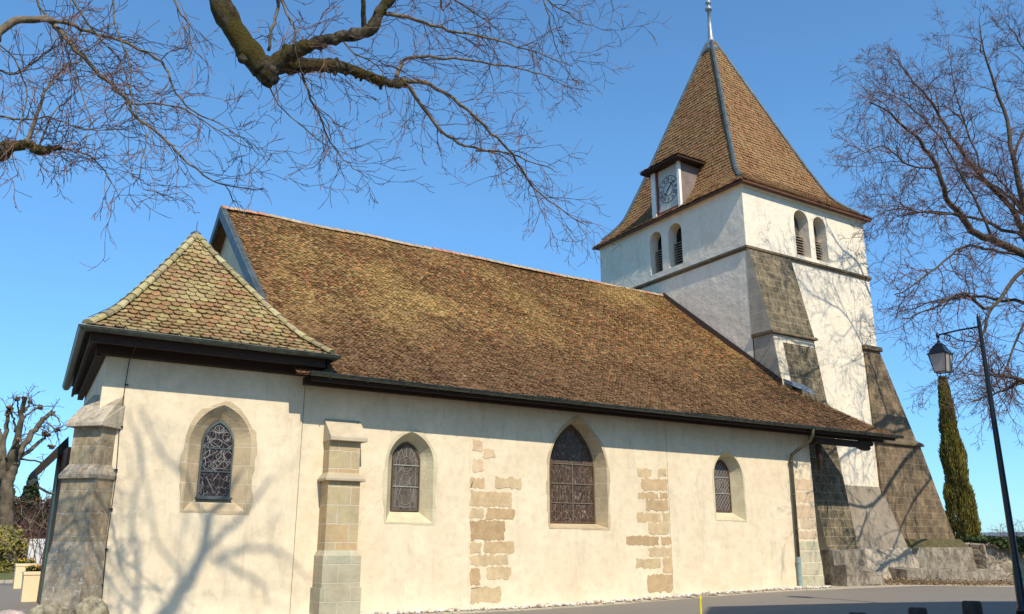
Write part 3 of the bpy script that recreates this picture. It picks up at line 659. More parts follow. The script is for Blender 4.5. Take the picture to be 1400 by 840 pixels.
# ------------------------------------------------------------------ eaves, gutters, pipes
def gutter(path, r=.085, open_=True):
    "half round trough following a level path"
    mb = MB(); S = 9; vs = []; path = [Vector(p) for p in path]; n0 = len(path)
    for i in range(n0):
        t = (path[min(i+1, n0-1)]-path[max(i-1, 0)]); t.z = 0; t.normalize()
        if 0 < i < n0-1:
            t1 = (path[i]-path[i-1]).normalized(); t2 = (path[i+1]-path[i]).normalized(); t = (t1+t2).normalized(); sc = 1/max(.3, t.dot(t1))
        else: sc = 1
        s = t.cross(Vector((0, 0, 1)))*sc
        for rad in (r, r-.012):
            for k in range(S):
                an = math.pi*k/(S-1); vs.append(path[i]+s*math.cos(an)*rad-Vector((0, 0, 1))*math.sin(an)*rad)
    Q = 2*S
    for i in range(n0-1):
        for k in range(S-1):
            mb.f.append([i*Q+k, i*Q+k+1, (i+1)*Q+k+1, (i+1)*Q+k]); mb.f.append([i*Q+S+k+1, i*Q+S+k, (i+1)*Q+S+k, (i+1)*Q+S+k+1])
        for k in (0, S-1): mb.f.append([i*Q+k, (i+1)*Q+k, (i+1)*Q+S+k, i*Q+S+k])
    mb.v = [tuple(v) for v in vs]
    mb.f.append(list(range(S))); mb.f.append([(n0-1)*Q+k for k in range(S)][::-1])
    mb.mi = [0]*len(mb.f); mb.a = [0.0]*len(mb.f)
    for side_i, off in ((0, r), (S-1, r)):          # rolled rim
        mb.tube([vs[i*Q+side_i] for i in range(n0)], .013, 6)
    return mb
gb = gutter([(2.08, 26.8, 5.90), (1.62, 18.83, 5.90), (7.02, 18.83, 5.90), (7.02, 19.7, 5.90)], .10)
part(gb, 'chapel_gutter', M_copper, church)
gb = gutter([(6.42, 18.82, 5.46), (14, 18.82, 5.43), (22, 18.82, 5.44), (28.95, 18.82, 5.45)], .085)
# joints and brackets
for x in lin(6.9, 28.6, 24):
    gb.tube([(x, 18.82+math.cos(a_)*-.095, 5.44-math.sin(a_)*.095) for a_ in lin(0, math.pi, 7)], .011, 5)
    gb.box(x-.012, x+.012, 18.72, 18.95, 5.455, 5.467)
part(gb, 'nave_gutter', M_copper, church)
so = MB()     # boarded soffits and fascia
so.box(6.5, 28.7, 18.93, 18.98, 5.28, 5.42); so.add([(6.5, 18.98, 5.34), (28.6, 18.98, 5.34), (28.6, 19.72, 5.62), (6.5, 19.72, 5.62)], [(0, 3, 2, 1)])
so.box(6.45, 28.5, 19.28, 19.42, 5.24, 5.42)
so.add([(25, 19.7, 5.62), (28.35, 19.5, 5.55), (26.05, 21.5, roof_z(21.5)-.16), (26, 22.85, roof_z(22.85)-.16), (25, 22.85, roof_z(22.85)-.16)], [(0, 4, 3, 2, 1)])
part(so, 'nave_eave_boards', M_wood, church)
so = MB()
so.box(1.78, 6.86, 18.96, 19.02, 5.62, 5.83); so.hexa([(1.78, 19.02, 5.62), (1.84, 19.02, 5.62), (2.28, 26.7, 5.62), (2.22, 26.7, 5.62)], [(1.78, 19.02, 5.83), (1.84, 19.02, 5.83), (2.28, 26.7, 5.83), (2.22, 26.7, 5.83)]); so.box(6.82, 6.88, 18.96, 19.72, 5.62, 5.83)
so.add([(1.8, 19.0, 5.66), (6.84, 19.0, 5.66), (6.6, 19.75, 5.74), (2.1, 19.75, 5.74)], [(0, 3, 2, 1)]); so.add([(1.8, 19.0, 5.66), (2.16, 19.7, 5.74), (2.54, 26.6, 5.74), (2.24, 26.7, 5.66)], [(0, 3, 2, 1)])
so.box(1.98, 6.7, 19.50, 19.695, 5.50, 5.72); so.hexa([(2.0, 19.5, 5.5), (2.19, 19.69, 5.5), (2.50, 26.4, 5.5), (2.36, 26.4, 5.5)], [(2.0, 19.5, 5.72), (2.19, 19.69, 5.72), (2.50, 26.4, 5.72), (2.36, 26.4, 5.72)])
part(so, 'chapel_eave_boards', M_wood, church)
bk = MB()     # carved purlin end carried past the corner
bk.box(24.6, 27.0, 19.22, 19.42, 4.98, 5.20)
prof = [(27.0, 4.98), (27.15, 4.93), (27.32, 4.90), (27.5, 4.88), (27.62, 4.96), (27.58, 5.03), (27.74, 5.06), (27.8, 5.14), (27.72, 5.24), (27.0, 5.22)]
npf = len(prof); bk.add([(x, 19.22, z) for x, z in prof]+[(x, 19.42, z) for x, z in prof], [tuple(range(npf)), tuple(range(npf, 2*npf))[::-1]]+[((i+1) % npf, i, npf+i, npf+(i+1) % npf) for i in range(npf)])
bk.box(24.9, 25.1, 19.42, 22.8, 5.0, 5.18); bk.box(25.0, 25.15, 19.45, 19.6, 4.1, 5.0)
bevel(part(bk, 'purlin_bracket', M_wood, church), .01)
dp = MB()
dp.tube([(24.0, 18.83, 5.38), (24.0, 18.86, 5.18), (23.98, 18.98, 4.98), (23.78, 19.42, 4.68), (23.72, 19.58, 4.55), (23.72, 19.62, 4.38), (23.66, 19.62, 1.2)], .055, 12)
for z in (4.3, 3.2, 2.1): dp.tube([(23.695, 19.62, z), (23.69, 19.62, z+.05)], .066, 12)
part(dp, 'downpipe', simple('olive_pipe', (.10, .09, .055), .5, .3, 4, metal=.3, bumpy=.1), church, smooth=True)
dp = MB(); dp.tube([(23.66, 19.62, 1.22), (23.64, 19.62, .22)], .068, 12); dp.tube([(23.64, 19.62, 1.02), (23.64, 19.62, 1.1)], .076, 12)
part(dp, 'downpipe_foot', simple('grey_blue_pipe', (.24, .31, .31), .6, .15, 5, bumpy=.05), church)
ltn = MB(); ltn.tube([(2.72, 18.9, 5.98), (2.70, 18.78, 5.8), (2.66, 19.66, 5.45), (2.62, 19.665, 4.2), (2.68, 19.665, 3), (2.66, 19.665, 1.6), (2.72, 19.665, .0)], .009, 5)
for z in (4.9, 4.0, 3.1, 2.3, 1.5, .8): ltn.box(2.63, 2.70, 19.655, 19.70, z, z+.03)
ltn.tube([CA+Vector((0, 0, .42)), CA+Vector((0, 0, .1))]+[CH[0](t)+Vector((0, 0, .17)) for t in lin(.95, 0, 12)], .007, 4)
part(ltn, 'lightning_wire', M_blackm, church)

# ------------------------------------------------------------------ nave buttress, diagonal buttress
bt = empty('buttress'); bt.parent = church; bt.location = Vector((7.5, 19.4, 0))-church.location
b1 = MB()
b1.hexa([(7.06, 19.10, -.3), (8.04, 19.10, -.3), (8.04, W, -.3), (7.06, W, -.3)], [(7.06, 19.10, .66), (8.04, 19.10, .66), (8.04, W, .66), (7.06, W, .66)])
b1.hexa([(7.10, 19.14, .66), (8.02, 19.14, .66), (8.02, W, .66), (7.10, W, .66)], [(7.10, 19.14, 1.36), (8.02, 19.14, 1.36), (8.02, W, 1.36), (7.10, W, 1.36)])
b1.hexa([(7.10, 19.14, 1.36), (8.02, 19.14, 1.36), (8.02, W, 1.36), (7.10, W, 1.36)], [(7.16, 19.24, 1.48), (7.95, 19.24, 1.48), (7.95, W, 1.48), (7.16, W, 1.48)])
part(b1, 'buttress_plinth', M_stone_g, bt)
b1 = MB()
b1.box(7.16, 7.95, 19.24, W, 1.48, 3.05)
b1.box(7.18, 7.95, 19.34, W, 3.20, 4.02)
part(b1, 'buttress_shaft', M_stone, bt)
b1 = MB()
b1.hexa([(7.06, 19.14, 3.04), (8.05, 19.14, 3.04), (8.05, W, 3.04), (7.06, W, 3.04)], [(7.06, 19.14, 3.09), (8.05, 19.14, 3.09), (8.05, W, 3.09), (7.06, W, 3.09)])
b1.hexa([(7.06, 19.14, 3.09), (8.05, 19.14, 3.09), (8.05, W, 3.09), (7.06, W, 3.09)], [(7.18, 19.34, 3.24), (7.95, 19.34, 3.24), (7.95, W, 3.24), (7.18, W, 3.24)])
bevel(part(b1, 'offset_moulding', simple('moulding_stone', (.42, .35, .24), .9, .15, 3, bumpy=.3), bt), .012); b1 = MB()
b1.hexa([(7.15, 19.20, 3.98), (8.08, 19.20, 3.98), (8.08, W, 3.98), (7.15, W, 3.98)], [(7.15, 19.20, 4.07), (8.08, 19.20, 4.07), (8.08, W, 4.55), (7.15, W, 4.55)])
bevel(part(b1, 'buttress_cap', simple('cap_stone', (.48, .40, .28), .9, .15, 3, bumpy=.3), bt), .012)
# diagonal buttress: local frame u (face width) v (outwards)
db_ = empty('buttress'); db_.parent = church; db_.location = Vector((2.12, W, 0))-church.location
ud = Vector((.707, -.707, 0)); vd = Vector((-.707, -.707, 0)); o0 = Vector((2.12, W, 0))
def D(u, v, z): return o0+ud*u+vd*v+Vector((0, 0, z))
def dblock(mb, w0, v0, w1, v1, z0, z1, back=-.4, v1b=None, dzb=0):
    mb.hexa([D(-w0, v0, z0), D(-w0, back, z0), D(w0, back, z0), D(w0, v0, z0)][::-1], [D(-w1, v1, z1), D(-w1, back, z1+dzb), D(w1, back, z1+dzb), D(w1, v1, z1)][::-1])
b1 = MB()
dblock(b1, .44, .27, .43, .25, -.3, 1.40); dblock(b1, .43, .25, .40, .21, 1.40, 1.66)
part(b1, 'buttress_plinth', blocks('whitewashed_stone', (.46, .37, .25), (.38, .30, .20), (.4, .35, .27), .6, .42, dirt=(.09, .07, .05), dirt_amt=.6, lichen=(.66, .64, .60), lo=.48, hi=.62), db_)
b1 = MB(); dblock(b1, .40, .21, .40, .20, 1.66, 2.93); part(b1, 'buttress_shaft', M_stone_d, db_)
b1 = MB(); dblock(b1, .345, .12, .345, .11, 3.10, 3.98, dzb=.3); part(b1, 'buttress_shaft', M_stone_d, db_)
M_cw = blocks('cap_weathered', (.46, .40, .30), (.36, .29, .2), (.3, .26, .2), 1.4, .9, dirt=(.1, .07, .05), dirt_amt=.7, lichen=(.6, .55, .48))
b1 = MB(); dblock(b1, .43, .27, .44, .28, 2.90, 2.97); dblock(b1, .44, .28, .345, .13, 2.97, 3.20); bevel(part(b1, 'offset_moulding', M_cw, db_), .012)
b1 = MB(); dblock(b1, .43, .28, .43, .28, 3.96, 4.04, dzb=.45); dblock(b1, .43, .28, .40, .22, 4.04, 4.12, dzb=.62)
bevel(part(b1, 'buttress_cap', M_cw, db_), .012)

# lean-to porch roof seen past the corner
po = empty('porch'); po.parent = church; po.location = Vector((1.9, 28, 0))-church.location
b1 = MB(); b1.hexa([(1.70, 27.6, 3.42), (2.42, 27.6, 4.30), (2.42, 29.4, 4.30), (1.70, 29.4, 3.42)], [(1.66, 27.6, 3.66), (2.38, 27.6, 4.62), (2.38, 29.4, 4.62), (1.66, 29.4, 3.66)], 0, .5); part(b1, 'porch_roof', simple('dark_brown_tiles', (.035, .027, .02), .9, .4, 8, bumpy=.6), po)  # porch roof slab in near-black brown all over
b1 = gutter([(1.72, 29.4, 3.38), (1.72, 27.5, 3.38)], .07); b1.tube([(1.74, 27.6, 3.32), (1.80, 27.6, 3.16), (2.05, 27.6, 3.02), (2.24, 27.6, 2.98)], .035, 8)
part(b1, 'porch_gutter', M_copper, po)
b1 = MB(); b1.box(2.30, 2.42, 26.45, 29.4, -.2, 4.2); part(b1, 'porch_wall', M_wood_r, po)
b1 = MB(); b1.tube([(2.24, 27.6, 3.6), (2.24, 27.6, .1)], .035, 8); part(b1, 'porch_downpipe', simple('green_pipe', (.05, .09, .07), .5, .2, 4), po)

# ------------------------------------------------------------------ tower
TX0, TX1, TY0, TY1 = 26.0, 34.1, 22.85, 32.5; ZS = 13.45; ZE = 16.5
FW = [round_pts(29.66, .95, 13.75, 15.92), round_pts(30.9, .86, 13.75, 15.86)]
LW = [round_pts(28.31, .82, 13.85, 15.9), round_pts(27.0, .88, 13.85, 15.9)]
tw = MB()
face_with_holes(tw, lambda x, z: (x, TY0, z), [(TX0, -.3), (TX1-.55, -.3), (TX1, 10), (TX1, ZE), (TX0, ZE)] if False else [(TX0, -.3), (TX1, -.3), (TX1, ZE), (TX0, ZE)], FW)
face_with_holes(tw, lambda y, z: (TX0, y, z), [(TY0, -.3), (TY1, -.3), (TY1, ZE), (TY0, ZE)], LW, flip=True)
tw.add([(TX1, TY0, -.3), (TX1, TY1, -.3), (TX1, TY1, ZE), (TX1, TY0, ZE)], [(0, 1, 2, 3)])
tw.add([(TX0, TY1, -.3), (TX1, TY1, -.3), (TX1, TY1, ZE), (TX0, TY1, ZE)], [(0, 3, 2, 1)])
tw.add([(TX0, TY0, ZE), (TX1, TY0, ZE), (TX1, TY1, ZE), (TX0, TY1, ZE)], [(0, 1, 2, 3)])
dR = .55
for h in FW:
    n0 = len(h); tw.add([(x, TY0, z) for x, z in h]+[(x, TY0+dR, z) for x, z in h], [(i, (i+1) % n0, n0+(i+1) % n0, n0+i) for i in range(n0)])
for h in LW:
    n0 = len(h); tw.add([(TX0, y, z) for y, z in h]+[(TX0+dR, y, z) for y, z in h], [((i+1) % n0, i, n0+i, n0+(i+1) % n0) for i in range(n0)])
part(tw, 'tower_wall', M_white, church)
for k, h in enumerate(FW+LW):
    u0, u1 = min(p[0] for p in h), max(p[0] for p in h); z0 = h[0][1]; n0 = len(h)
    be = empty('belfry_opening'); be.parent = church
    be.location = (Vector(((u0+u1)/2, TY0+.4, z0)) if k < 2 else Vector((TX0+.4, (u0+u1)/2, z0)))-church.location
    bd = MB()
    if k < 2: bd.add([(x, TY0+dR-.02, z) for x, z in h], [tuple(range(n0))])
    else: bd.add([(TX0+dR-.02, y, z) for y, z in h], [tuple(range(n0))[::-1]])
    part(bd, 'dark_void', M_dark if k > 1 else simple('belfry_board', (.10, .09, .075), .9, .2, 5), be)
    lv = MB()
    for i in range(14):
        z = z0+.04+i*.125
        if k < 2: lv.hexa([(u0+.01, TY0+.30, z), (u1-.01, TY0+.30, z), (u1-.01, TY0+.52, z+.12), (u0+.01, TY0+.52, z+.12)], [(u0+.01, TY0+.30, z+.03), (u1-.01, TY0+.30, z+.03), (u1-.01, TY0+.52, z+.15), (u0+.01, TY0+.52, z+.15)])
        else: lv.hexa([(TX0+.30, u0+.01, z), (TX0+.52, u0+.01, z+.12), (TX0+.52, u1-.01, z+.12), (TX0+.30, u1-.01, z)], [(TX0+.30, u0+.01, z+.03), (TX0+.52, u0+.01, z+.15), (TX0+.52, u1-.01, z+.15), (TX0+.30, u1-.01, z+.03)])
        if z > h[0][1]+(1.0 if k < 2 else 1.1): break
    part(lv, 'louvre', simple('grey_louvre', (.30, .24, .18), .8, .3, 6), be)
sc_ = MB()
for (x0, x1, y0, y1) in ((TX0-.10, TX1+.10, TY0-.10, TY0), (TX0-.10, TX0, TY0, TY1), (TX1, TX1+.10, TY0, TY1)):
    sc_.box(x0, x1, y0, y1, ZS, ZS+.10)
    sx0 = x0 if y1 != TY0 else x0
    sc_.box(x0+(.04 if x0 < TX0 else 0), x1-(.04 if x1 > TX1 else 0), y0+(.04 if y0 < TY0 else 0), y1, ZS-.07, ZS)
part(sc_, 'string_course', M_trimd, church)
ev = MB()
ev.box(TX0-.1, TX1+.1, TY0-.1, TY0-.002, ZE-.25, ZE-.13); ev.box(TX0-.1, TX0-.002, TY0, TY1, ZE-.25, ZE-.13)
part(ev, 'eave_moulding', M_white, church)
ev = MB(); ev.add([(25.8, 22.58, 16.33), (34.3, 22.58, 16.33), (34.3, 32.8, 16.33), (25.8, 32.8, 16.33)], [(0, 3, 2, 1)])
ev.box(25.74, 34.36, 22.52, 22.60, 16.28, 16.36); ev.box(25.74, 25.82, 22.60, 32.8, 16.28, 16.36); ev.box(34.28, 34.36, 22.60, 32.8, 16.28, 16.36)
part(ev, 'tower_eave_boards', M_wood_r, church)
# left sloping buttress
LB = [(25.98, 13.32, 22.76), (25.98, 9.72, 21.86)]
bs = empty('tower_buttress'); bs.parent = church; bs.location = Vector((27.2, 21.8, 0))-church.location
b1 = MB()
def bsec(mb, za, ya, xla, xra, zb, yb, xlb, xrb, mi=0, mside=1):
    "front slope from lower (za,ya) to upper (zb,yb); sides run back to the tower"
    fr = [(xla, ya, za), (xra, ya, za), (xrb, yb, zb), (xlb, yb, zb)]
    mb.add(fr, [(0, 1, 2, 3)], mi)
    mb.add([(xla, ya, za), (xlb, yb, zb), (xlb, TY0+.05, zb), (xla, TY0+.05, za)], [(0, 1, 2, 3)], mside)
    mb.add([(xra, ya, za), (xrb, yb, zb), (xrb, TY0+.05, zb), (xra, TY0+.05, za)], [(3, 2, 1, 0)], mside)
bsec(b1, 9.72, 21.86, 25.99, 28.50, 13.36, 22.72, 25.99, 28.58)
b1.add([(25.99, 22.72, 13.36), (28.58, 22.72, 13.36), (28.58, 22.9, 13.40), (25.99, 22.9, 13.40)], [(0, 1, 2, 3)], 1)
bsec(b1, 7.2, 21.60, 26.0, 28.52, 9.72, 21.86+.06, 26.0, 28.50)
bsec(b1, 1.42, 20.82, 26.75, 28.48, 7.2, 21.60, 26.3, 28.52)
b1.add([(26.0, 21.6, 7.2), (26.3, 21.6, 7.2), (26.3, 22.9, 7.2), (26, 22.9, 7.2)], [(3, 2, 1, 0)], 1)
part(b1, 'sloping_stonework', [M_olive, M_side], bs)
b1 = MB(); b1.hexa([(25.93, 21.74, 9.62), (28.6, 21.74, 9.62), (28.6, 22.9, 9.62), (25.93, 22.9, 9.62)], [(25.93, 21.80, 9.74), (28.6, 21.80, 9.74), (28.6, 22.9, 9.76), (25.93, 22.9, 9.76)])
bevel(part(b1, 'offset_moulding', M_trimd, bs), .01)
b1 = MB(); b1.hexa([(26.02, 21.585, 7.3), (26.55, 21.585, 7.3), (26.55, 21.9, 7.3), (26.02, 21.9, 7.3)], [(26.02, 21.87, 9.6), (26.5, 21.87, 9.6), (26.5, 22.0, 9.6), (26.02, 22.0, 9.6)]); b1.hexa([(26.5, 21.845, 9.3), (28.4, 21.845, 9.3), (28.4, 22., 9.3), (26.5, 22., 9.3)], [(26.5, 21.87, 9.6), (28.4, 21.87, 9.6), (28.4, 22, 9.6), (26.5, 22, 9.6)])
part(b1, 'plaster_band', M_patch, bs)
b1 = MB(); b1.hexa([(26.1, 21.2, 7.42), (27.0, 20.95, 7.15), (27.1, 21.5, 7.5), (26.1, 21.6, 7.6)], [(26.1, 21.2, 7.56), (27.0, 20.98, 7.28), (27.1, 21.56, 7.64), (26.1, 21.64, 7.78)])
part(b1, 'lead_flashing', simple('lead_sheet', (.22, .26, .30), .4, .2, 5, metal=.4), bs)
fl = MB()    # flashing up the tower face
pts = [(25.95, y, roof_z(y)+.10) for y in lin(21.6, 27.9, 16)]
for a, b_ in zip(pts, pts[1:]):
    fl.hexa([(25.90, a[1], a[2]-.1), (26.01, a[1], a[2]-.1), (26.01, b_[1], b_[2]-.1), (25.90, b_[1], b_[2]-.1)], [(25.95, a[1], a[2]+.14), (26.01, a[1], a[2]+.14), (26.01, b_[1], b_[2]+.14), (25.95, b_[1], b_[2]+.14)])
part(fl, 'abutment_flashing', M_wood, church)
# right sloping buttress
bs = empty('tower_buttress'); bs.parent = church; bs.location = Vector((35, 23.2, 0))-church.location
YB0, YB1 = 22.74, 24.3; b1 = MB()
def prism(mb, prof, y0, y1, mi=0):
    n0 = len(prof); mb.add([(x, y0, z) for x, z in prof]+[(x, y1, z) for x, z in prof], [tuple(range(n0)), tuple(range(n0, 2*n0))[::-1]]+[((i+1) % n0, i, n0+i, n0+(i+1) % n0) for i in range(n0)], mi)
prism(b1, [(33.05, 1.55), (38.15, 1.55), (36.25, 5.95), (33.1, 5.95)], YB0, YB1)
prism(b1, [(33.1, 5.95), (36.2, 5.95), (34.18, 10.0), (33.05, 10.0)], YB0+.05, YB1-.05)
part(b1, 'sloping_stonework', M_brown, bs)
b1 = MB(); b1.box(33.08, 36.42, YB0-.12, YB1, 5.86, 5.96)
b1.hexa([(33.08, YB0-.12, 5.96), (36.42, YB0-.12, 5.96), (36.42, YB1, 5.96), (33.08, YB1, 5.96)], [(33.08, YB0+.05, 6.12), (36.2, YB0+.05, 6.12), (36.2, YB1, 6.12), (33.08, YB1, 6.12)])
bevel(part(b1, 'offset_moulding', M_trimd, bs), .015); b1 = MB(); b1.box(32.98, 34.25, YB0-.06, YB1, 10.0, 10.2)
bevel(part(b1, 'buttress_cap', M_trimd, bs), .015)
# tower foot: grey battered zone, pale footing
b1 = MB()
b1.hexa([(28.3, 22.35, 1.35), (33.95, 22.35, 1.35), (33.95, 22.9, 1.35), (28.3, 22.9, 1.35)], [(28.3, 22.82, 3.98), (33.12, 22.82, 3.98), (33.12, 22.9, 3.98), (28.3, 22.9, 3.98)])
part(b1, 'grey_talus', plaster('grey_render', (.34, .285, .215), (.26, .215, .16), stain=(.13, .105, .07), rough_bump=.9, stain_amt=.8), church)
b1 = MB()
b1.hexa([(28.6, 21.35, -.2), (34.0, 21.7, -.2), (34.0, 22.9, -.2), (28.6, 22.9, -.2)], [(28.6, 22.1, 1.40), (33.98, 22.25, 1.50), (33.98, 22.9, 1.50), (28.6, 22.9, 1.4)])
part(b1, 'pale_footing', plaster('worn_limewash', (.52, .44, .33), (.34, .28, .20), stain=(.13, .10, .065), rough_bump=1, stain_amt=.95), church)
b1 = MB()
b1.hexa([(26.75, 20.55, -.2), (28.75, 20.6, -.2), (28.75, 22.9, -.2), (26.75, 22.9, -.2)], [(26.78, 20.68, 1.42), (28.65, 20.7, 1.45), (28.65, 22.9, 1.45), (26.78, 22.9, 1.42)])
b1.hexa([(33.9, 22.05, -.2), (38.3, 22.05, -.2), (38.3, 23.5, -.2), (33.9, 23.5, -.2)], [(33.9, 22.12, 1.50), (38.2, 22.12, 1.50), (38.2, 23.5, 1.50), (33.9, 23.5, 1.50)])
parts_each(b1, 'tower_plinth', M_base, church)
b1 = MB(); b1.hexa([(34.0, 22.2, 1.5), (38.15, 22.2, 1.5), (38.15, 23, 1.5), (34.0, 23, 1.5)], [(34.1, 22.5, 1.85), (38.0, 22.5, 1.85), (38.0, 23, 1.85), (34.1, 23, 1.85)]); part(b1, 'mossy_ledge', simple('moss_ledge', (.09, .075, .03), .95, .5, 8, bumpy=1), church)

# clock dormer on the left face
do = empty('clock_dormer'); do.parent = church; do.location = Vector((25.9, 27.2, 17))-church.location
DX = 25.86; y0, y1, z0, z1 = 26.38, 28.12, 16.72, 18.82
b1 = MB(); b1.hexa([(DX+.10, y0, z0-.2), (29, y0, z0-.2), (29, y0+.06, z0-.2), (DX+.10, y0+.06, z0-.2)], [(DX+.10, y0, z1-.05), (29, y0, z1-.2), (29, y0+.06, z1-.2), (DX+.10, y0+.06, z1-.05)])
b1.hexa([(DX+.10, y1-.06, z0-.2), (29, y1-.06, z0-.2), (29, y1, z0-.2), (DX+.10, y1, z0-.2)], [(DX+.10, y1-.06, z1-.05), (29, y1-.06, z1-.2), (29, y1, z1-.2), (DX+.10, y1, z1-.05)])
parts_each(b1, 'dormer_cheek', simple('grey_brown_cheek', (.20, .155, .135), .8, .2, 2), do)
b1 = MB(); b1.box(DX-.02, DX+.12, y0-.03, y0+.11, z0-.2, z1); b1.box(DX-.04, DX+.12, y1-.15, y1+.12, z0-.2, z1)
parts_each(b1, 'white_post', simple('white_paint', (.78, .74, .66), .6, .1, 5), do)
b1 = MB(); b1.box(DX+.02, DX+.1, y1-.30, y1-.16, z0-.2, z1-.02); b1.box(DX+.0, DX+.08, y0+.11, y1-.16, z0-.22, z0-.08); part(b1, 'red_post', simple('red_paint', (.19, .045, .03), .6, .2, 5), do)
b1 = MB(); b1.box(DX+.06, DX+.12, y0+.11, y1-.30, z0-.06, z1-.05); part(b1, 'clock_panel', simple('pale_panel', (.52, .50, .42), .7, .12, 4), do)
ccy, ccz, cr_ = (y0+.11+y1-.30)/2+.01, (z0+z1)/2-.12, .66
def disc(mb, x, r0, r1, n_=48, th=.01):
    vs = []
    for k in range(n_):
        a_ = 2*math.pi*k/n_
        for r in (r0, r1): vs.append((x, ccy+r*math.cos(a_), ccz+r*math.sin(a_)))
    mb.add(vs, [(2*k, 2*k+1, (2*k+3) % (2*n_), (2*k+2) % (2*n_)) for k in range(n_)][::1])
b1 = MB(); disc(b1, DX+.052, .0, cr_); part(b1, 'clock_dial', simple('dial_face', (.50, .50, .44), .6, .12, 6, bumpy=0), do)
b1 = MB(); disc(b1, DX+.045, cr_-.03, cr_); disc(b1, DX+.045, .30, .335)
def stroke(mb, x, p0, p1, wd):
    p0, p1 = Vector(p0), Vector(p1); d = (p1-p0).normalized(); s = Vector((-d.y, d.x))*wd/2
    q = [p0+s, p0-s, p1-s, p1+s]; mb.add([(x, ccy-v.x, ccz+v.y) for v in q], [(0, 1, 2, 3)])
NUM = ['XII', 'I', 'II', 'III', 'IIII', 'V', 'VI', 'VII', 'VIII', 'IX', 'X', 'XI']
for h, s in enumerate(NUM):
    a_ = math.pi*2*h/12; rad = Vector((math.sin(a_), math.cos(a_))); tan = Vector((math.cos(a_), -math.sin(a_)))
    wds = {'I': .05, 'V': .10, 'X': .10}; tot = sum(wds[c] for c in s); x = -tot/2
    for c in s:
        xc = x+wds[c]/2; x += wds[c]; r0, r1 = .39, .59
        if c == 'I': stroke(b1, DX+.043, rad*r0+tan*xc, rad*r1+tan*xc, .026)
        elif c == 'V': stroke(b1, DX+.043, rad*r1+tan*(xc-.035), rad*r0+tan*xc, .024); stroke(b1, DX+.042, rad*r1+tan*(xc+.035), rad*r0+tan*xc, .016)
        else: stroke(b1, DX+.043, rad*r1+tan*(xc-.035), rad*r0+tan*(xc+.035), .024); stroke(b1, DX+.042, rad*r1+tan*(xc+.035), rad*r0+tan*(xc-.035), .016)
part(b1, 'clock_numerals', simple('numeral_black', (.03, .032, .035), .6, .1, 5, bumpy=0), do, uv=False)
b1 = MB()
for ang, ln, tail, wd in ((R_(48), .36, .12, .05), (R_(225), .0, .0, 0), (R_(50), .50, .0, .03), (R_(222), .34, .10, .045)):
    if ln: d = Vector((math.sin(ang), math.cos(ang))); stroke(b1, DX+.035, -d*tail, d*ln, wd); stroke(b1, DX+.034, d*(ln-.1), d*(ln-.02), wd*2)
part(b1, 'clock_hands', M_blackm, do, uv=False)
b1 = MB()
zt = z1
b1.hexa([(DX-.42, y0-.42, zt-.06), (30, y0-.42, zt-.06), (30, y1+.42, zt-.06), (DX-.42, y1+.42, zt-.06)][0:4], [(DX-.42, y0-.42, zt+.06), (30, y0-.42, zt+.06), (30, y1+.42, zt+.06), (DX-.42, y1+.42, zt+.06)])
part(b1, 'dormer_eave', M_wood, do)
cyd = (y0+y1)/2; E0 = [Vector((DX-.46, y1+.46, zt+.06)), Vector((DX-.46, y0-.46, zt+.06))]; E1 = [Vector((DX+1.3, y1+.46, zt+.06)), Vector((DX+1.3, y0-.46, zt+.06))]
Ap = Vector((DX+.55, cyd, zt+.55)); Bp = Vector((28.6, cyd, zt+.62))
def lf(a, b_): return lambda t: a.lerp(b_, t)
tile_field('dormer_roof', lf(E0[0], Ap), lf(E0[1], Ap+Vector((0, -.01, 0))), 7, .18, M_tt, do, amp=0, seed=41)
tile_field('dormer_roof', lf(E0[1], Ap), lf(Vector((28.6, y0-.46, zt+.06)), Bp), 8, .18, M_tt, do, amp=0, seed=42)
tile_field('dormer_roof', lf(Vector((28.6, y1+.46, zt+.06)), Bp), lf(E0[0], Ap), 8, .18, M_tt, do, amp=0, seed=43)
b1 = MB(); b1.lathe(Ap+Vector((0, 0, -.03)), [(.12, 0), (.05, .1), (.012, .14), (.01, .45)], 8); part(b1, 'dormer_spike', M_zinc, do)

# ------------------------------------------------------------------ retaining wall, ledges, litter
m, n, b = mat('rubble'); co = coord(n)
v = n.nodes.new('ShaderNodeTexVoronoi'); v.feature = 'DISTANCE_TO_EDGE'; v.inputs['Scale'].default_value = 2.6; n.links.new(co, v.inputs['Vector'])
v2 = n.nodes.new('ShaderNodeTexVoronoi'); v2.inputs['Scale'].default_value = 2.6; n.links.new(co, v2.inputs['Vector'])
base = mix(n, ramp(n, sepz(n, v2.outputs['Color'])[0], [(0, 0), (1, 1)]), (.22, .18, .13), (.42, .36, .27))
base = mix(n, ramp(n, nz(n, co, 3, 7, .7), [(.5, 0), (.65, 1)]), base, (.13, .11, .075)); base = mix(n, ramp(n, v.outputs['Distance'], [(.02, 1), (.07, 0)]), base, (.25, .21, .16))
n.links.new(base, b.inputs['Base Color']); bump(n, b, mth(n, 'ADD', ramp(n, v.outputs['Distance'], [(0, 0), (.15, 1)]), mth(n, 'MULTIPLY', nz(n, co, 12, 6), .6)), .8, .05); M_rub = m
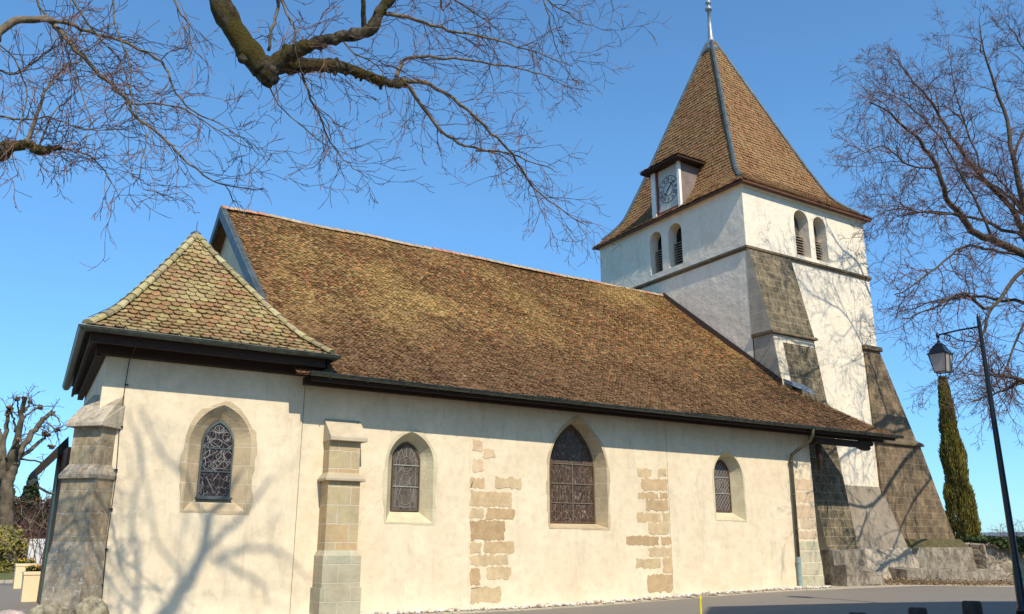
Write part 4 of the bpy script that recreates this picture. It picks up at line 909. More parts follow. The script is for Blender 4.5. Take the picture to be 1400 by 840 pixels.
def lumpy(mb_obj_name, x0, x1, y0, y1, z0, zt, m, label, cat, seed, nx=24, nz_=8, amp=.08, slope=0, parent=None, group=None):
    mb = MB(); pts = {}
    def nn(x, y, z): return noise.noise(Vector((x*1.3+seed, y*1.3, z*1.3)))*amp
    rows = nz_; vs = []
    for j in range(rows+1):
        for i in range(nx+1):
            x = x0+(x1-x0)*i/nx; zz = z0+(zt(x)-z0)*j/rows; vs.append((x, y0+nn(x, 0, zz)+slope*j/rows, zz+(nn(x, 5, zz) if j == rows else 0)))
    for i in range(nx+1):
        x = x0+(x1-x0)*i/nx; vs.append((x, y1, zt(x)+nn(x, 8, 0)))
    for i in range(nx+1):
        x = x0+(x1-x0)*i/nx; vs.append((x, y1, z0))
    W_ = nx+1; fs = [(j*W_+i, j*W_+i+1, (j+1)*W_+i+1, (j+1)*W_+i) for j in range(rows+2) for i in range(nx)]
    H_ = rows+3; fs += [tuple(j*W_ for j in range(H_))[::-1], tuple(j*W_+nx for j in range(H_))]
    mb.add(vs, fs); o = mb.build(mb_obj_name, m, parent, smooth=False); 
    if label: tag(o, label, cat, group)
    return o
lumpy('rubble_wall', 38.25, 58, 21.6, 22.6, -.3, lambda x: 1.62+.012*(x-38), M_rub, 'rough rubble retaining wall under the ivy, right of the tower', 'stone wall', 1.5, nx=60, nz_=12, amp=.16)
lumpy('stone_ledge', 31.6, 38.2, 21.0, 22.2, -.1, lambda x: .70-.03*(x-31.6)+.05*math.sin(x*2), M_base, 'low worn stone ledge at the foot of the right tower buttress', 'stone ledge', 4.1, nx=28, amp=.12)
lumpy('stone_bench', 26.55, 28.6, 20.0, 20.7, -.1, lambda x: .92-.14*(x-26.5), M_base, 'broken slanting stone block beside the nave corner, against the left tower buttress', 'stone block', 9.4, nx=14, amp=.10)
# dead leaves and twigs heaped along the ledge
lb = MB(); rg = random.Random(8)
for i in range(2600):
    x = rg.uniform(27.6, 38); y = rg.uniform(19.9, 21.1)-.15*(x-28)/8; h = max(0, .32*(1-abs((y-20.95)/1.0)))*rg.random()
    c = Vector((x, y, gz(x, y)+.03+h*.7)); s = rg.uniform(.025, .06); u = Vector((rg.gauss(0, 1), rg.gauss(0, 1), rg.gauss(0, .5))).normalized()*s; v_ = u.cross(Vector((rg.gauss(0, 1), rg.gauss(0, 1), rg.gauss(0, 1)))).normalized()*s*.6
    lb.add([c-u, c-v_, c+u, c+v_], [(0, 1, 2, 3)], 0, rg.random())
for i in range(260):
    x = rg.uniform(28, 37); y = rg.uniform(20.0, 20.9); c = Vector((x, y, gz(x, y)+.06+rg.random()*.12)); d = Vector((rg.uniform(.3, .9), rg.uniform(-.2, .2), rg.uniform(-.05, .05))); lb.tube([c-d*.5, c+d*.5], .008, 3, mi=0, a=.5)
M_litter = leaf_mat('dead_leaves', [(.10, .065, .035), (.22, .14, .07), (.34, .25, .15), (.44, .36, .25)], .05)
tag(lb.build('leaf_litter', M_litter, uv=False), 'heap of brown dead leaves and twigs along the tower foot', 'leaf litter', kind='stuff')
mp_ = MB(); mp_.add([(25.0, 19.0, .225), (34, 18.6, .23), (36, 21.5, .2), (25.2, 22, .24)], [(0, 1, 2, 3)]); 
tag(sheet('gravel_path', lin(25.0, 37, 26), lin(18.9, 22.4, 10), M_gravel, .006, .006), kind='structure')

# boulders
def boulder(cx, cy, cz, rx, ry, rz, seed, m, label):
    bm = bmesh.new(); bmesh.ops.create_icosphere(bm, subdivisions=5, radius=1)
    for v in bm.verts:
        d = v.co.normalized(); k = 1+.24*noise.noise(d*1.3+Vector((seed, 0, 0)))+.09*noise.noise(d*4+Vector((seed, 3, 0)))+.045*noise.noise(d*9)+.03*noise.noise(d*21)
        v.co = Vector((d.x*rx*k, d.y*ry*k, d.z*rz*k))
    me = bpy.data.meshes.new('boulder'); bm.to_mesh(me); bm.free(); me.materials.append(m)
    for p in me.polygons: p.use_smooth = True
    o = bpy.data.objects.new('boulder', me); col.objects.link(o); o.location = (cx, cy, cz); tag(o, label, 'boulder', 'stones at the foot of the chapel buttress'); return o
M_boul = simple('lichened_rock', (.17, .14, .085), .95, .35, 9, bumpy=1, c2=(.42, .37, .25))
M_boul2 = simple('grey_rock', (.27, .25, .22), .9, .35, 4, bumpy=.6, c2=(.44, .41, .37))
boulder(1.62, 18.35, .18, .42, .36, .42, 2.2, M_boul, 'large rounded olive brown boulder, left of the two in front of the chapel buttress')
boulder(2.38, 18.50, .22, .36, .34, .42, 5.7, M_boul, 'large rounded speckled boulder, right of the two in front of the chapel buttress')
boulder(1.15, 19.3, .12, .40, .25, .14, 8.1, M_boul2, 'low dark grey stone lying left of the big boulders')
boulder(.95, 18.6, .10, .22, .2, .14, 3.3, simple('white_rock', (.62, .6, .57), .9, .15, 5), 'small white stone near the left edge below the planters')
boulder(1.25, 20.6, .15, .36, .3, .2, 6.3, simple('pinkish_rock', (.46, .36, .30), .9, .25, 5), 'flat pinkish stone between the buttress foot and the planter')
boulder(.72, 18.9, .05, .24, .2, .13, 13.3, M_boul2, 'small bluish grey stone left of the white stone')

# ------------------------------------------------------------------ foliage helpers
def leaves(mb, pts, size, rg, up=.0, elong=1.8, nrm=None):
    for c, a in pts:
        u = Vector((rg.gauss(0, 1), rg.gauss(0, 1), rg.gauss(0, 1)+up)).normalized(); v_ = u.cross(Vector((rg.gauss(0, 1), rg.gauss(0, 1), rg.gauss(0, 1)))).normalized()
        s = size*rg.uniform(.6, 1.3); u = u*s*elong; v_ = v_*s
        mb.add([c-u, c-v_*.9+u*.1, c+u, c+v_*.9+u*.1], [(0, 1, 2, 3)], 0, a)
# ivy hedge on the rubble wall
rg = random.Random(12); hb = MB(); pts = []
for i in range(14000):
    x = rg.uniform(38.4, 58); dp_ = .25+1.2*min(1, max(0, (x-39.5)/4))+.5*max(0, noise.noise(Vector((x*.8, 0, 0)))); 
    if rg.random() < .45: y = rg.uniform(21.3, 23.2); z = 1.72+.01*(x-38)+rg.uniform(0, .2)+.12*noise.noise(Vector((x, y, 2)))
    else: z = 1.9-rg.random()**.9*dp_; y = 21.45-rg.uniform(0, .34)
    pts.append((Vector((x, y, z)), min(1, max(0, rg.random()*.8+.2*noise.noise(Vector((x*2, y, z*2)))))))
leaves(hb, pts, .055, rg, elong=1.2)
hb.box(38.7, 58, 21.75, 23.1, 1.5, 1.80, 0, .05)
tag(hb.build('ivy', leaf_mat('ivy_leaves', [(.012, .025, .008), (.03, .055, .015), (.06, .09, .025), (.11, .14, .05)], .1), uv=False), 'dark green ivy trailing over the top of the rubble wall', 'ivy')
# cypress
cyp = tag(empty('cypress', (61.4, 36, -1)), 'tall narrow yellow green cypress beyond the ivy wall', 'cypress tree')
mb = MB(); pts = []
tp = P(1288, 518, 36); z0 = -1.0; zt = tp.z; base = P(1322, 735, 36)
leaf_p = []
for i in range(30000):
    t = rg.random()**.8; z = z0+(zt-z0)*t
    rad = 1.52*(1-t)**.72*(.72+.28*noise.noise(Vector((t*9, 3, 1))))+.16
    if t < .12: rad *= .75+2*t
    an = rg.uniform(0, 2*math.pi); lump = 1+.22*noise.noise(Vector((math.cos(an)*2.2, math.sin(an)*2.2, z*.55)))+.12*noise.noise(Vector((math.cos(an)*6, math.sin(an)*6, z*1.3)))
    r = rad*lump*rg.uniform(.72, 1.02)
    c = Vector((61.4+r*math.cos(an), 36+r*math.sin(an), z)); tn = noise.noise(Vector((c.x*2.5, c.y*2.5, c.z*.6)))
    a = min(1, max(0, .5+tn*.6+rg.uniform(-.25, .25)))
    s = rg.uniform(.05, .11); d = Vector((math.cos(an)*.3+rg.gauss(0, .15), math.sin(an)*.3+rg.gauss(0, .15), 1)).normalized(); v_ = d.cross(Vector((rg.gauss(0, 1), rg.gauss(0, 1), .2))).normalized()
    mb.add([c-v_*s*.5, c+d*s*3, c+v_*s*.5, c-d*s*.8], [(0, 1, 2, 3)], 0, a)
for k in range(5):   # twin leaders
    an = rg.uniform(0, 6.28); bx = Vector((61.4+.55*math.cos(an), 36+.55*math.sin(an), 10.5+rg.uniform(-1, 1)))
    for j in range(240):
        t = rg.random(); c = bx+Vector((rg.gauss(0, .07), rg.gauss(0, .07), t*1.7)); s = .07*(1.1-t); mb.add([c-Vector((s, 0, 0)), c+Vector((0, 0, s*4)), c+Vector((s, 0, 0)), c-Vector((0, s, s))], [(0, 1, 2, 3)], 0, .4+.4*rg.random())
part(mb, 'crown', leaf_mat('cypress_leaves', [(.045, .04, .010), (.11, .09, .018), (.19, .155, .026), (.28, .215, .04)], .12), cyp, uv=False)
mb = MB(); mb.tube([(61.4, 36, -1.5), (61.4, 36, 4), (61.35, 36, 11)], [.3, .2, .05], 8); part(mb, 'trunk', M_wood, cyp)

# ------------------------------------------------------------------ bare trees
m, n, b = mat('mossy_bark'); co = coord(n); ge = n.nodes.new('ShaderNodeNewGeometry'); 
base = mix(n, ramp(n, nz(n, coord(n, 'Object', (1, 1, 1)), 11, 8, .78), [(.42, 0), (.62, 1)]), (.022, .016, .010), (.22, .18, .12))
ms = nz(n, co, 2.2, 7, .75); base = mix(n, ramp(n, ms, [(.46, 0), (.54, 1)]), base, (.105, .080, .012)); n.links.new(base, b.inputs['Base Color'])
bump(n, b, nz(n, co, 26, 7, .8), 1, .09); M_moss = m
M_bark = simple('grey_bark', (.13, .10, .065), .9, .45, 8, bumpy=.8, c2=(.24, .19, .12))
M_twig = simple('reddish_twigs', (.13, .085, .06), .8, .3, 3, bumpy=0, c2=(.20, .10, .075))
M_twig2 = simple('purple_brown_twigs', (.10, .06, .045), .8, .3, 2, bumpy=0, c2=(.18, .085, .065))
def grow(mb, p, d, L, r, lvl, rg, grav=-.05, spread=.75, rmin=.004, thin=3, keep=None, stats=None, kids=(3, 5), lr=(.4, .68)):
    n_ = 5 if lvl > 0 else 4; pts = [p.copy()]; ds = [d.copy()]; q = p.copy(); dd = d.copy(); w1 = Vector((rg.gauss(0, 1), rg.gauss(0, 1), rg.gauss(0, 1)))
    for i in range(n_):
        dd = (dd+Vector((rg.gauss(0, .25), rg.gauss(0, .25), rg.gauss(0, .25)+grav))+w1*.04).normalized(); q = q+dd*(L/n_); pts.append(q.copy()); ds.append(dd.copy())
    if keep and not keep(pts[-1]): 
        return
    mb.tube(pts, [max(rmin, r*(1-.75*i/n_)) for i in range(n_+1)], 3 if r < .02 else 5, caps=False)
    if lvl <= 0: return
    kk = rg.randint(*kids)
    for c in range(kk):
        t = (c+rg.uniform(.2, .9))/kk; i = min(n_-1, int(t*n_)); f = t*n_-i; pos = pts[i].lerp(pts[i+1], f)
        ax = ds[i].cross(Vector((rg.gauss(0, 1), rg.gauss(0, 1), rg.gauss(0, 1)))).normalized(); nd = (ds[i]+ax*rg.uniform(.6, 1.15)*spread).normalized()
        grow(mb, pos, nd, L*rg.uniform(*lr)*(1.1-.4*t), max(rmin, r*.55), lvl-1, rg, grav, spread, rmin, thin, keep, kids=kids, lr=lr)
def smooth_path(pts, sub=4, jit=0.0, rg=None):
    out = []; n_ = len(pts)
    for i in range(n_-1):
        p0, p1, p2, p3 = pts[max(0, i-1)], pts[i], pts[i+1], pts[min(n_-1, i+2)]
        for j in range(sub):
            t = j/sub; a = [.5*((2*p1[k])+(-p0[k]+p2[k])*t+(2*p0[k]-5*p1[k]+4*p2[k]-p3[k])*t*t+(-p0[k]+3*p1[k]-3*p2[k]+p3[k])*t**3) for k in range(len(p1))]
            if jit and rg: a = [a[0]+rg.gauss(0, jit), a[1]+rg.gauss(0, jit), a[2]+rg.gauss(0, jit)]+a[3:]
            out.append(a)
    out.append(list(pts[-1])); return out
def limb(mb, pts, sides=10, jit=.01, rg=None, sub=4):
    "pts: (x,y,z,r)"
    sp = smooth_path([tuple(p) for p in pts], sub, jit, rg); mb.tube([p[:3] for p in sp], [max(.004, p[3]) for p in sp], sides); return sp
def limbpx(mb, pxs, Y0, Y1, r0, r1, rg, sides=8, jit=.012, sc=1, ox=0, oy=0, sub=4, pw_=1):
    n_ = len(pxs); pts = []
    for i, (x, y) in enumerate(pxs):
        t = i/(n_-1); p = P(ox+x*sc, oy+y*sc, Y0+(Y1-Y0)*t+math.sin(i*1.7+x)*.12); pts.append((p.x, p.y, p.z, r0+(r1-r0)*t**pw_))
    return limb(mb, pts, sides, jit, rg, sub)
def sprout(mb, sp, rg, num, L, lvl, r=.012, grav=-.03, start=0, spread=.8, rmin=.004, bias=None, keep=None, kids=(3, 5), lr=(.4, .68)):
    n_ = len(sp)
    for k in range(num):
        f = (start+(1-start)*(k+rg.random())/num)*(n_-1.001); i = int(f); a, b_ = Vector(sp[i][:3]), Vector(sp[i+1][:3]); p = a.lerp(b_, f-i); t = (b_-a).normalized()
        ax = t.cross(Vector((rg.gauss(0, 1), rg.gauss(0, 1), rg.gauss(0, 1)))).normalized(); d = (t*rg.uniform(.35, 1)+ax*rg.uniform(.5, 1)*spread+(bias or Vector((0, 0, 0)))).normalized()
        rr_ = min(r, sp[i][3]*.6); grow(mb, p, d, L*rg.uniform(.55, 1.2), max(rmin, rr_), lvl, rg, grav, .75, rmin, keep=keep, kids=kids, lr=lr)
Z7 = 1/1.647
# tree one: mossy limb hanging in from above, near the viewer
t1 = tag(empty('bare_tree', (-2.6, 5.2, 0)), 'bare tree with a thick mossy forked limb hanging in over the nave roof', 'tree', 'bare trees overhanging from the left')
rg = random.Random(31); tr = MB(); K = 7/11; KL = .9*K
limb(tr, [(-2.6, 5.2, -.2, .42), (-2.5, 5.3, 2, .34), (-2.3, 5.4, 5, .29), (-1.9, 5.8, 7.6, .24)], 12, .01, rg); part(tr, 'trunk', M_moss, t1, smooth=True)
lm = MB(); start = P(288, -60, 7)
def knurl(sp, amt, seed):   # swellings along old wood
    return [[p[0]+.012*noise.noise(Vector((i*.7, seed, 4))), p[1], p[2]+.02*noise.noise(Vector((i*.7, seed, 8))), p[3]*(1+amt*noise.noise(Vector((i*.55, seed, 0)))+.12*noise.noise(Vector((i*1.9, seed, 2))))] for i, p in enumerate(sp)]
def knots(mb, sp, num, rg):   # burrs and snapped stubs
    for _ in range(num):
        i = rg.randint(2, len(sp)-3); p = Vector(sp[i][:3]); t = (Vector(sp[i+1][:3])-p).normalized(); n_ = t.cross(Vector((rg.gauss(0, 1), rg.gauss(0, 1), rg.gauss(0, 1)))).normalized(); r = sp[i][3]
        mb.tube([p, p+n_*r*.9, p+n_*r*(1.15+rg.random()*.5)], [r*.62, r*.42, r*.25], 8)
sA = smooth_path([(-1.9, 5.8, 7.6, .17), (-1.0, 6.5, 8.0, .155), (.2, 6.9, 7.7, .14), (start.x, start.y, start.z, .128)]+[(*P(x, y, 7), r*KL) for x, y, r in ((300, 0, .19), (320, 40, .185), (343, 74, .185), (362, 96, .20), (372, 110, .15), (376, 113, .03))], 5)
sA = knurl(sA, .18, 1.3); lm.tube([p[:3] for p in sA], [p[3] for p in sA], 16)
sB = smooth_path([(*P(x, y, 7+.35*i/6), r*KL) for i, (x, y, r) in enumerate(((360, 98, .13), (385, 90, .14), (420, 90, .12), (455, 90, .11), (485, 97, .10), (520, 111, .085), (554, 116, .07)))], 6); sB = knurl(sB, .35, 5.1)
lm.tube([p[:3] for p in sB], [p[3] for p in sB], 14)
sC = smooth_path([(*P(x, y, 7-.08*i), r*KL) for i, (x, y, r) in enumerate(((366, 96, .12), (385, 80, .13), (405, 70, .12), (430, 60, .105), (470, 50, .095), (505, 42, .10), (520, 15, .085), (542, -12, .08), (570, -60, .07)))], 6); sC = knurl(sC, .3, 9.1)
lm.tube([p[:3] for p in sC], [p[3] for p in sC], 14)
knots(lm, sA, 5, rg); knots(lm, sB, 9, rg); knots(lm, sC, 8, rg)
sC2 = limbpx(lm, [(498, 42), (497, 20), (496, -20)], 6.7, 6.6, .03, .02, rg, 8, .002)
part(lm, 'mossy_limb', M_moss, t1, smooth=True)
bl = MB(); paths = []
def L_(pxs, Y0, Y1, r0, r1, k=None):
    k = K if k is None else k; paths.append(limbpx(bl, pxs, Y0*k, Y1*k, r0*k, r1*k, rg, 6, .012*k, Z7))
L_([(905, 175), (950, 240), (1005, 305), (1065, 332), (1165, 352), (1245, 382)], 11.6, 12.2, .038, .008)
L_([(905, 178), (985, 200), (1050, 248), (1105, 300), (1155, 350), (1200, 420), (1275, 480), (1325, 512)], 11.6, 12.6, .040, .008)
L_([(895, 172), (905, 140), (950, 128), (1050, 135), (1170, 155), (1230, 172), (1290, 200)], 11.6, 12.0, .036, .007)
L_([(865, 30), (940, 45), (1010, 68), (1090, 85), (1190, 112), (1290, 150)], 10.4, 11.2, .034, .007)
L_([(680, 165), (700, 225), (722, 265), (745, 325), (785, 370), (830, 402)], 11.2, 11.7, .020, .006)
L_([(602, 112), (612, 65), (626, 20), (618, -40)], 11, 10.6, .022, .022)
L_([(618, -40), (640, 20), (662, 60), (666, 100)], 10.6, 10.8, .02, .007)
L_([(1070, 338), (1130, 350), (1185, 400), (1215, 460), (1230, 510)], 12.0, 12.5, .016, .005)
L_([(1215, -30), (1235, 40), (1250, 100), (1290, 180)], 11, 11.5, .016, .005)
L_([(1180, -40), (1260, 20), (1320, 55), (1375, 70)], 11, 11.6, .016, .005)
L_([(985, -30), (1000, 25), (1020, -20)], 10.6, 10.6, .016, .01)
L_([(950, -40), (1040, 10), (1110, 60), (1180, 120)], 10.6, 11.2, .018, .005)
L_([(760, 80), (800, 120), (860, 160), (880, 260)], 11, 11.3, .018, .005)
L_([(600, 190), (640, 250), (700, 300), (745, 335)], 11, 11.4, .012, .005)
part(bl, 'branches', M_bark, t1, smooth=True)
tg = MB(); kw = dict(rmin=.0042*K, kids=(2, 4), lr=(.4, .72))
for i, s in enumerate(paths):
    sprout(tg, s, rg, [16, 20, 16, 15, 11, 4, 6, 8, 8, 8, 3, 9, 7, 5][i], 1.0*K, 2, .0095*K, grav=-.02, start=.1, **kw)
sprout(tg, sB, rg, 12, .9*K, 2, .008*K, grav=-.02, **kw); sprout(tg, sC, rg, 13, 1.0*K, 2, .009*K, **kw); sprout(tg, sA, rg, 4, .6*K, 1, .007*K, start=.85, rmin=.0042*K)
part(tg, 'twigs', M_twig, t1, uv=False)
# its upper crown (above the picture) throws the shadow on the chapel wall
uc = MB(); ups = []
def back(px, py, dy):
    p = P(px, py, W); k = dy/SUN.y; return p-SUN*k
for (pxs, dy, r0, r1) in (([(205, 870), (232, 838), (256, 800), (275, 765), (284, 720), (296, 690), (330, 640)], 14.5, .17, .05), ([(266, 778), (300, 738), (335, 700), (370, 655)], 14.5, .075, .03),
                          ([(288, 765), (330, 785), (358, 800), (366, 830)], 14.5, .05, .02), ([(262, 800), (215, 745), (205, 690), (190, 600)], 14.1, .035, .015), ([(300, 762), (350, 752), (390, 760), (420, 790)], 14.3, .045, .02), ([(284, 720), (262, 660), (225, 630), (190, 560)], 14.5, .05, .02), ([(186, 835), (188, 770), (178, 715), (192, 640), (175, 560)], 13.9, .05, .02)):
    pts = [(*back(x, y, dy+.3*math.sin(x)), r0+(r1-r0)*i/(len(pxs)-1)) for i, (x, y) in enumerate(pxs)]; ups.append(limb(uc, pts, 8, .02, rg))
p0 = back(205, 870, 14.5); limb(uc, [(-1.9, 5.8, 7.6, .22), (-1.0, 5.4, 10, .21), (.9, 5.4, 13, .2), (p0.x-.15, p0.y, p0.z-.6, .19), (p0.x, p0.y, p0.z, .17)], 10, .02, rg)
part(uc, 'upper_limb', M_bark, t1, smooth=True)
tg = MB()
for s in ups: sprout(tg, s, rg, 4, 1.5, 1, .014, rmin=.006, grav=.03)
part(tg, 'twigs', M_twig, t1, uv=False)
# tree two: finer branches from the left edge
t2 = tag(empty('bare_tree', (-3.6, 14.5, 0)), 'bare tree whose fine arching twigs fill the upper left sky above the chapel', 'tree', 'bare trees overhanging from the left')
rg = random.Random(57); tr = MB()
limb(tr, [(-3.6, 14.5, -.2, .45), (-3.5, 14.4, 3, .34), (-3.3, 14.3, 6, .28), (-3.4, 14.2, 10, .18)], 12, .02, rg); part(tr, 'trunk', M_moss, t2, smooth=True)
lm = MB(); a = P(-12, 207, 14)
s = limb(lm, [(-3.4, 14.3, 7.0, .16), (-1.6, 14.1, 7.6, .14), (a.x, a.y, a.z, .13)]+[(*P(x, y, 14), r) for x, y, r in ((0, 206, .13), (20, 200, .085), (38, 198, .075), (54, 208, .08), (70, 203, .055), (86, 202, .03))], 10, .015, rg); part(lm, 'mossy_limb', M_moss, t2, smooth=True)
bl = MB(); paths = []
a = P(-15, 48, 13.5); s0 = limb(bl, [(-3.4, 14.2, 9.4, .10), (-1.6, 13.8, 10.3, .07), (a.x, a.y, a.z, .06)]+[(*P(x, y, 13.5), r) for x, y, r in ((0, 42, .058), (28, 28, .055), (60, 26, .05), (76, 32, .042))], 8, .012, rg)
L_([(120, 50), (160, 100), (215, 160), (255, 195), (290, 232), (300, 258), (370, 312), (440, 382), (500, 415), (560, 425)], 13.5, 13.0, .042, .007, 1)
L_([(60, 44), (130, 48), (200, 70), (290, 102), (365, 140), (388, 195), (435, 250), (510, 288), (570, 330)], 13.5, 12.6, .034, .006, 1)
L_([(296, 236), (400, 240), (480, 290), (560, 332)], 13.3, 12.8, .016, .006, 1)
L_([(62, 325), (80, 270), (102, 208), (150, 152), (185, 138)], 14, 14.2, .036, .009, 1)
L_([(148, -20), (200, 55), (250, 110), (275, 150), (300, 235)], 13.2, 13, .018, .007, 1)
L_([(75, -10), (108, 40), (135, 85), (160, 140), (200, 260), (190, 330)], 13.6, 13.4, .018, .006, 1)
L_([(88, 335), (110, 270), (160, 220), (215, 170)], 14, 14.3, .016, .007, 1)
L_([(140, 335), (200, 350), (245, 400), (270, 450)], 14, 13.8, .016, .006, 1)
L_([(-20, 150), (40, 165), (100, 120), (150, 70)], 14.4, 14, .022, .008, 1)
L_([(-20, 255), (50, 270), (110, 265), (190, 290), (300, 290)], 14.2, 13.6, .018, .006, 1)
L_([(250, -30), (262, 60), (290, 140), (300, 230), (330, 300)], 13, 12.8, .016, .006, 1)
L_([(380, -40), (400, 20), (425, 60), (428, 130)], 12.4, 12.2, .02, .006, 1)
L_([(330, 300), (318, 380), (300, 420)], 12.8, 12.8, .01, .006, 1)
L_([(-20, 90), (30, 130), (60, 220), (30, 330), (40, 400)], 14, 14, .016, .006, 1)
part(bl, 'branches', M_bark, t2, smooth=True)
tg = MB()
for i, s_ in enumerate(paths): sprout(tg, s_, rg, [20, 17, 9, 9, 9, 10, 6, 7, 8, 8, 8, 7, 4, 7][i], 1.0, 2, .009, rmin=.0046, grav=-.03, start=.05, kids=(2, 4), lr=(.4, .72))
sprout(tg, s, rg, 14, .8, 2, .009, rmin=.0046, start=.3)
part(tg, 'twigs', M_twig, t2, uv=False)

# tree three: big bare tree right of the tower
t3 = tag(empty('bare_tree', (41.5, 17, 0)), 'large spreading bare tree on the right behind the street lamp', 'tree')
rg = random.Random(77); tr = MB()
fork = P(1440, 380, 17); limb(tr, [(41.5, 17, -.3, .6), (41.2, 17, 3, .48), (fork.x+.3, 17, fork.z-3, .42), (fork.x, 17, fork.z, .36)], 12, .03, rg); part(tr, 'trunk', M_bark, t3, smooth=True)
bl = MB(); paths = []; Z8 = 1/1.75
def L8(pxs, Y0, Y1, r0, r1, ox=1000, oy=0, sc=Z8): paths.append(limbpx(bl, pxs, Y0, Y1, r0*.9, r1*.8, rg, 7, .03, sc, ox, oy))
L8([(770, 660), (700, 612), (640, 580), (590, 562), (545, 512), (510, 470), (492, 400), (450, 340), (400, 290), (330, 245)], 17, 15.5, .21, .03)
L8([(770, 665), (715, 590), (670, 500), (600, 425), (540, 345), (490, 265), (440, 200), (385, 135)], 17, 18, .17, .02)
L8([(770, 640), (705, 500), (672, 380), (650, 260), (610, 150), (592, 45)], 17, 17.5, .18, .02)
L8([(700, 612), (620, 598), (555, 590), (490, 640), (420, 692), (390, 705)], 16.8, 15.5, .07, .02)
L8([(790, 650), (700, 645), (622, 738), (555, 702), (480, 740), (410, 762)], 17, 15, .11, .02)
L8([(545, 512), (460, 510), (400, 500), (340, 520)], 16.2, 15.5, .05, .015)
L8([(492, 400), (430, 400), (360, 350), (290, 380)], 16, 15.2, .045, .015)
L8([(600, 425), (560, 300), (530, 200), (520, 100)], 17.5, 18.2, .05, .015)
L8([(672, 380), (720, 250), (700, 120), (660, 60)], 17.2, 16.6, .07, .015)
L8([(620, 560), (560, 440), (500, 330), (420, 250), (360, 220)], 16.8, 17.2, .06, .012)
L8([(700, 500), (640, 430), (590, 400), (520, 390)], 17.2, 16.4, .05, .015)
L8([(840, 650), (800, 622), (700, 600), (640, 598), (560, 560)], 16.5, 15, .10, .03, 1240, 400, 1/5.25)
L8([(860, 640), (740, 680), (620, 730), (480, 780)], 17, 15.5, .07, .02, 1240, 400, 1/5.25)
L8([(620, 738), (600, 800), (560, 860), (500, 905)], 16, 15.4, .05, .015)
L8([(770, 700), (700, 780), (650, 900), (600, 960)], 17, 16, .07, .015)
L8([(560, 300), (520, 260), (460, 250), (390, 220), (330, 180)], 17.8, 17.4, .035, .012)
# limbs on the near and far side of the crown
for k in range(12):
    an = rg.uniform(0, 6.28); L = rg.uniform(4, 7.5); s0_ = Vector((fork.x, 17, fork.z+rg.uniform(-2, 5))); d = Vector((math.cos(an)*.9-.1, math.sin(an)*.9, rg.uniform(.1, .9))).normalized()
    pts = [(*(s0_+d*L*t+Vector((0, 0, .8*math.sin(t*3)))), .08*(1-t)+.015) for t in (0, .25, .5, .75, 1)]; paths.append(limb(bl, pts, 6, .06, rg))
part(bl, 'limbs', simple('dark_bark', (.05, .036, .022), .9, .4, 6, bumpy=.8, c2=(.11, .08, .05)), t3, smooth=True)
tg = MB()
for i, s_ in enumerate(paths): sprout(tg, s_, rg, (27 if i < 11 else 16 if i < 16 else 10), 1.75, 3 if i < 16 else 2, .024, rmin=.0058, grav=.0, start=.12, kids=(2, 4), lr=(.45, .72))
part(tg, 'twigs', M_twig2, t3, uv=False)

# ------------------------------------------------------------------ street lamp
LX, LY = 19.75, 10.5
lp = tag(empty('street_lamp', (LX, LY, gz(LX, LY))), 'black lantern street lamp on a slim tapering pole with scrolled arm', 'street lamp')
zt = P(1338, 437, LY).z; za = P(1336, 446, LY).z
b1 = MB(); b1.lathe((LX, LY, gz(LX, LY)), [(.14, 0), (.14, .1), (.10, .16), (.09, .9), (.075, 1.0), (.065, 3), (.045, zt-.35), (.04, zt-.3), (.045, zt-.28), (.04, zt-.1), (.02, zt-.04), (.0, zt)], 16); part(b1, 'pole', M_blackm, lp, smooth=True)
b1 = MB(); ay = LY+1.05
b1.tube([(LX, LY, za), (LX, LY+.5, za+.02), (LX, ay, za+.01)], .022, 8)
def spiral(c, r0, turns, dirn, start):
    return [(LX, c[0]+dirn*r0*(1-t*.75)*math.cos(start+turns*2*math.pi*t), c[1]+r0*(1-t*.75)*math.sin(start+turns*2*math.pi*t)) for t in lin(0, 1, 20)]
b1.tube(spiral((LY+.22, za-.12), .11, 1.3, 1, R_(90)), .011, 6); b1.tube(spiral((LY+.80, za-.11), .10, 1.3, -1, R_(90)), .011, 6)
b1.tube([(LX, LY+.03, za-.55), (LX, LY+.10, za-.38), (LX, LY+.3, za-.30), (LX, LY+.55, za-.22), (LX, LY+.75, za-.06), (LX, LY+.9, za-.01)], .012, 6)
b1.tube([(LX, LY+.03, za-.5), (LX, LY+.2, za-.42), (LX, LY+.28, za-.36)], .01, 6); b1.lathe((LX, ay, za-.06), [(.03, 0), (.045, .04), (.045, .08), (.02, .12)], 10)
part(b1, 'scrolled_arm', M_blackm, lp, smooth=True)
la = MB(); zl = za-.10
la.lathe((LX, ay, zl-.14), [(.10, 0), (.10, .02), (.04, .05), (.035, .10), (.012, .13), (.012, .2)], 12)
r45 = math.pi/4
def frustum(mb, r0, z0_, r1, z1_, close=True): mb.lathe((LX, ay, 0), [(r0, z0_), (r1, z1_)], 4, rot=r45+R_(8))
q2 = math.sqrt(2)
frustum(la, .235*q2, zl-.38, .225*q2, zl-.35); frustum(la, .20*q2, zl-.35, .11*q2, zl-.16); frustum(la, .12*q2, zl-.17, .06*q2, zl-.12)
part(la, 'lantern_roof', M_blackm, lp)
def cor(r, k): a_ = r45+R_(8)+k*math.pi/2; return Vector((LX+r*q2*math.cos(a_), ay+r*q2*math.sin(a_), 0))
la = MB()
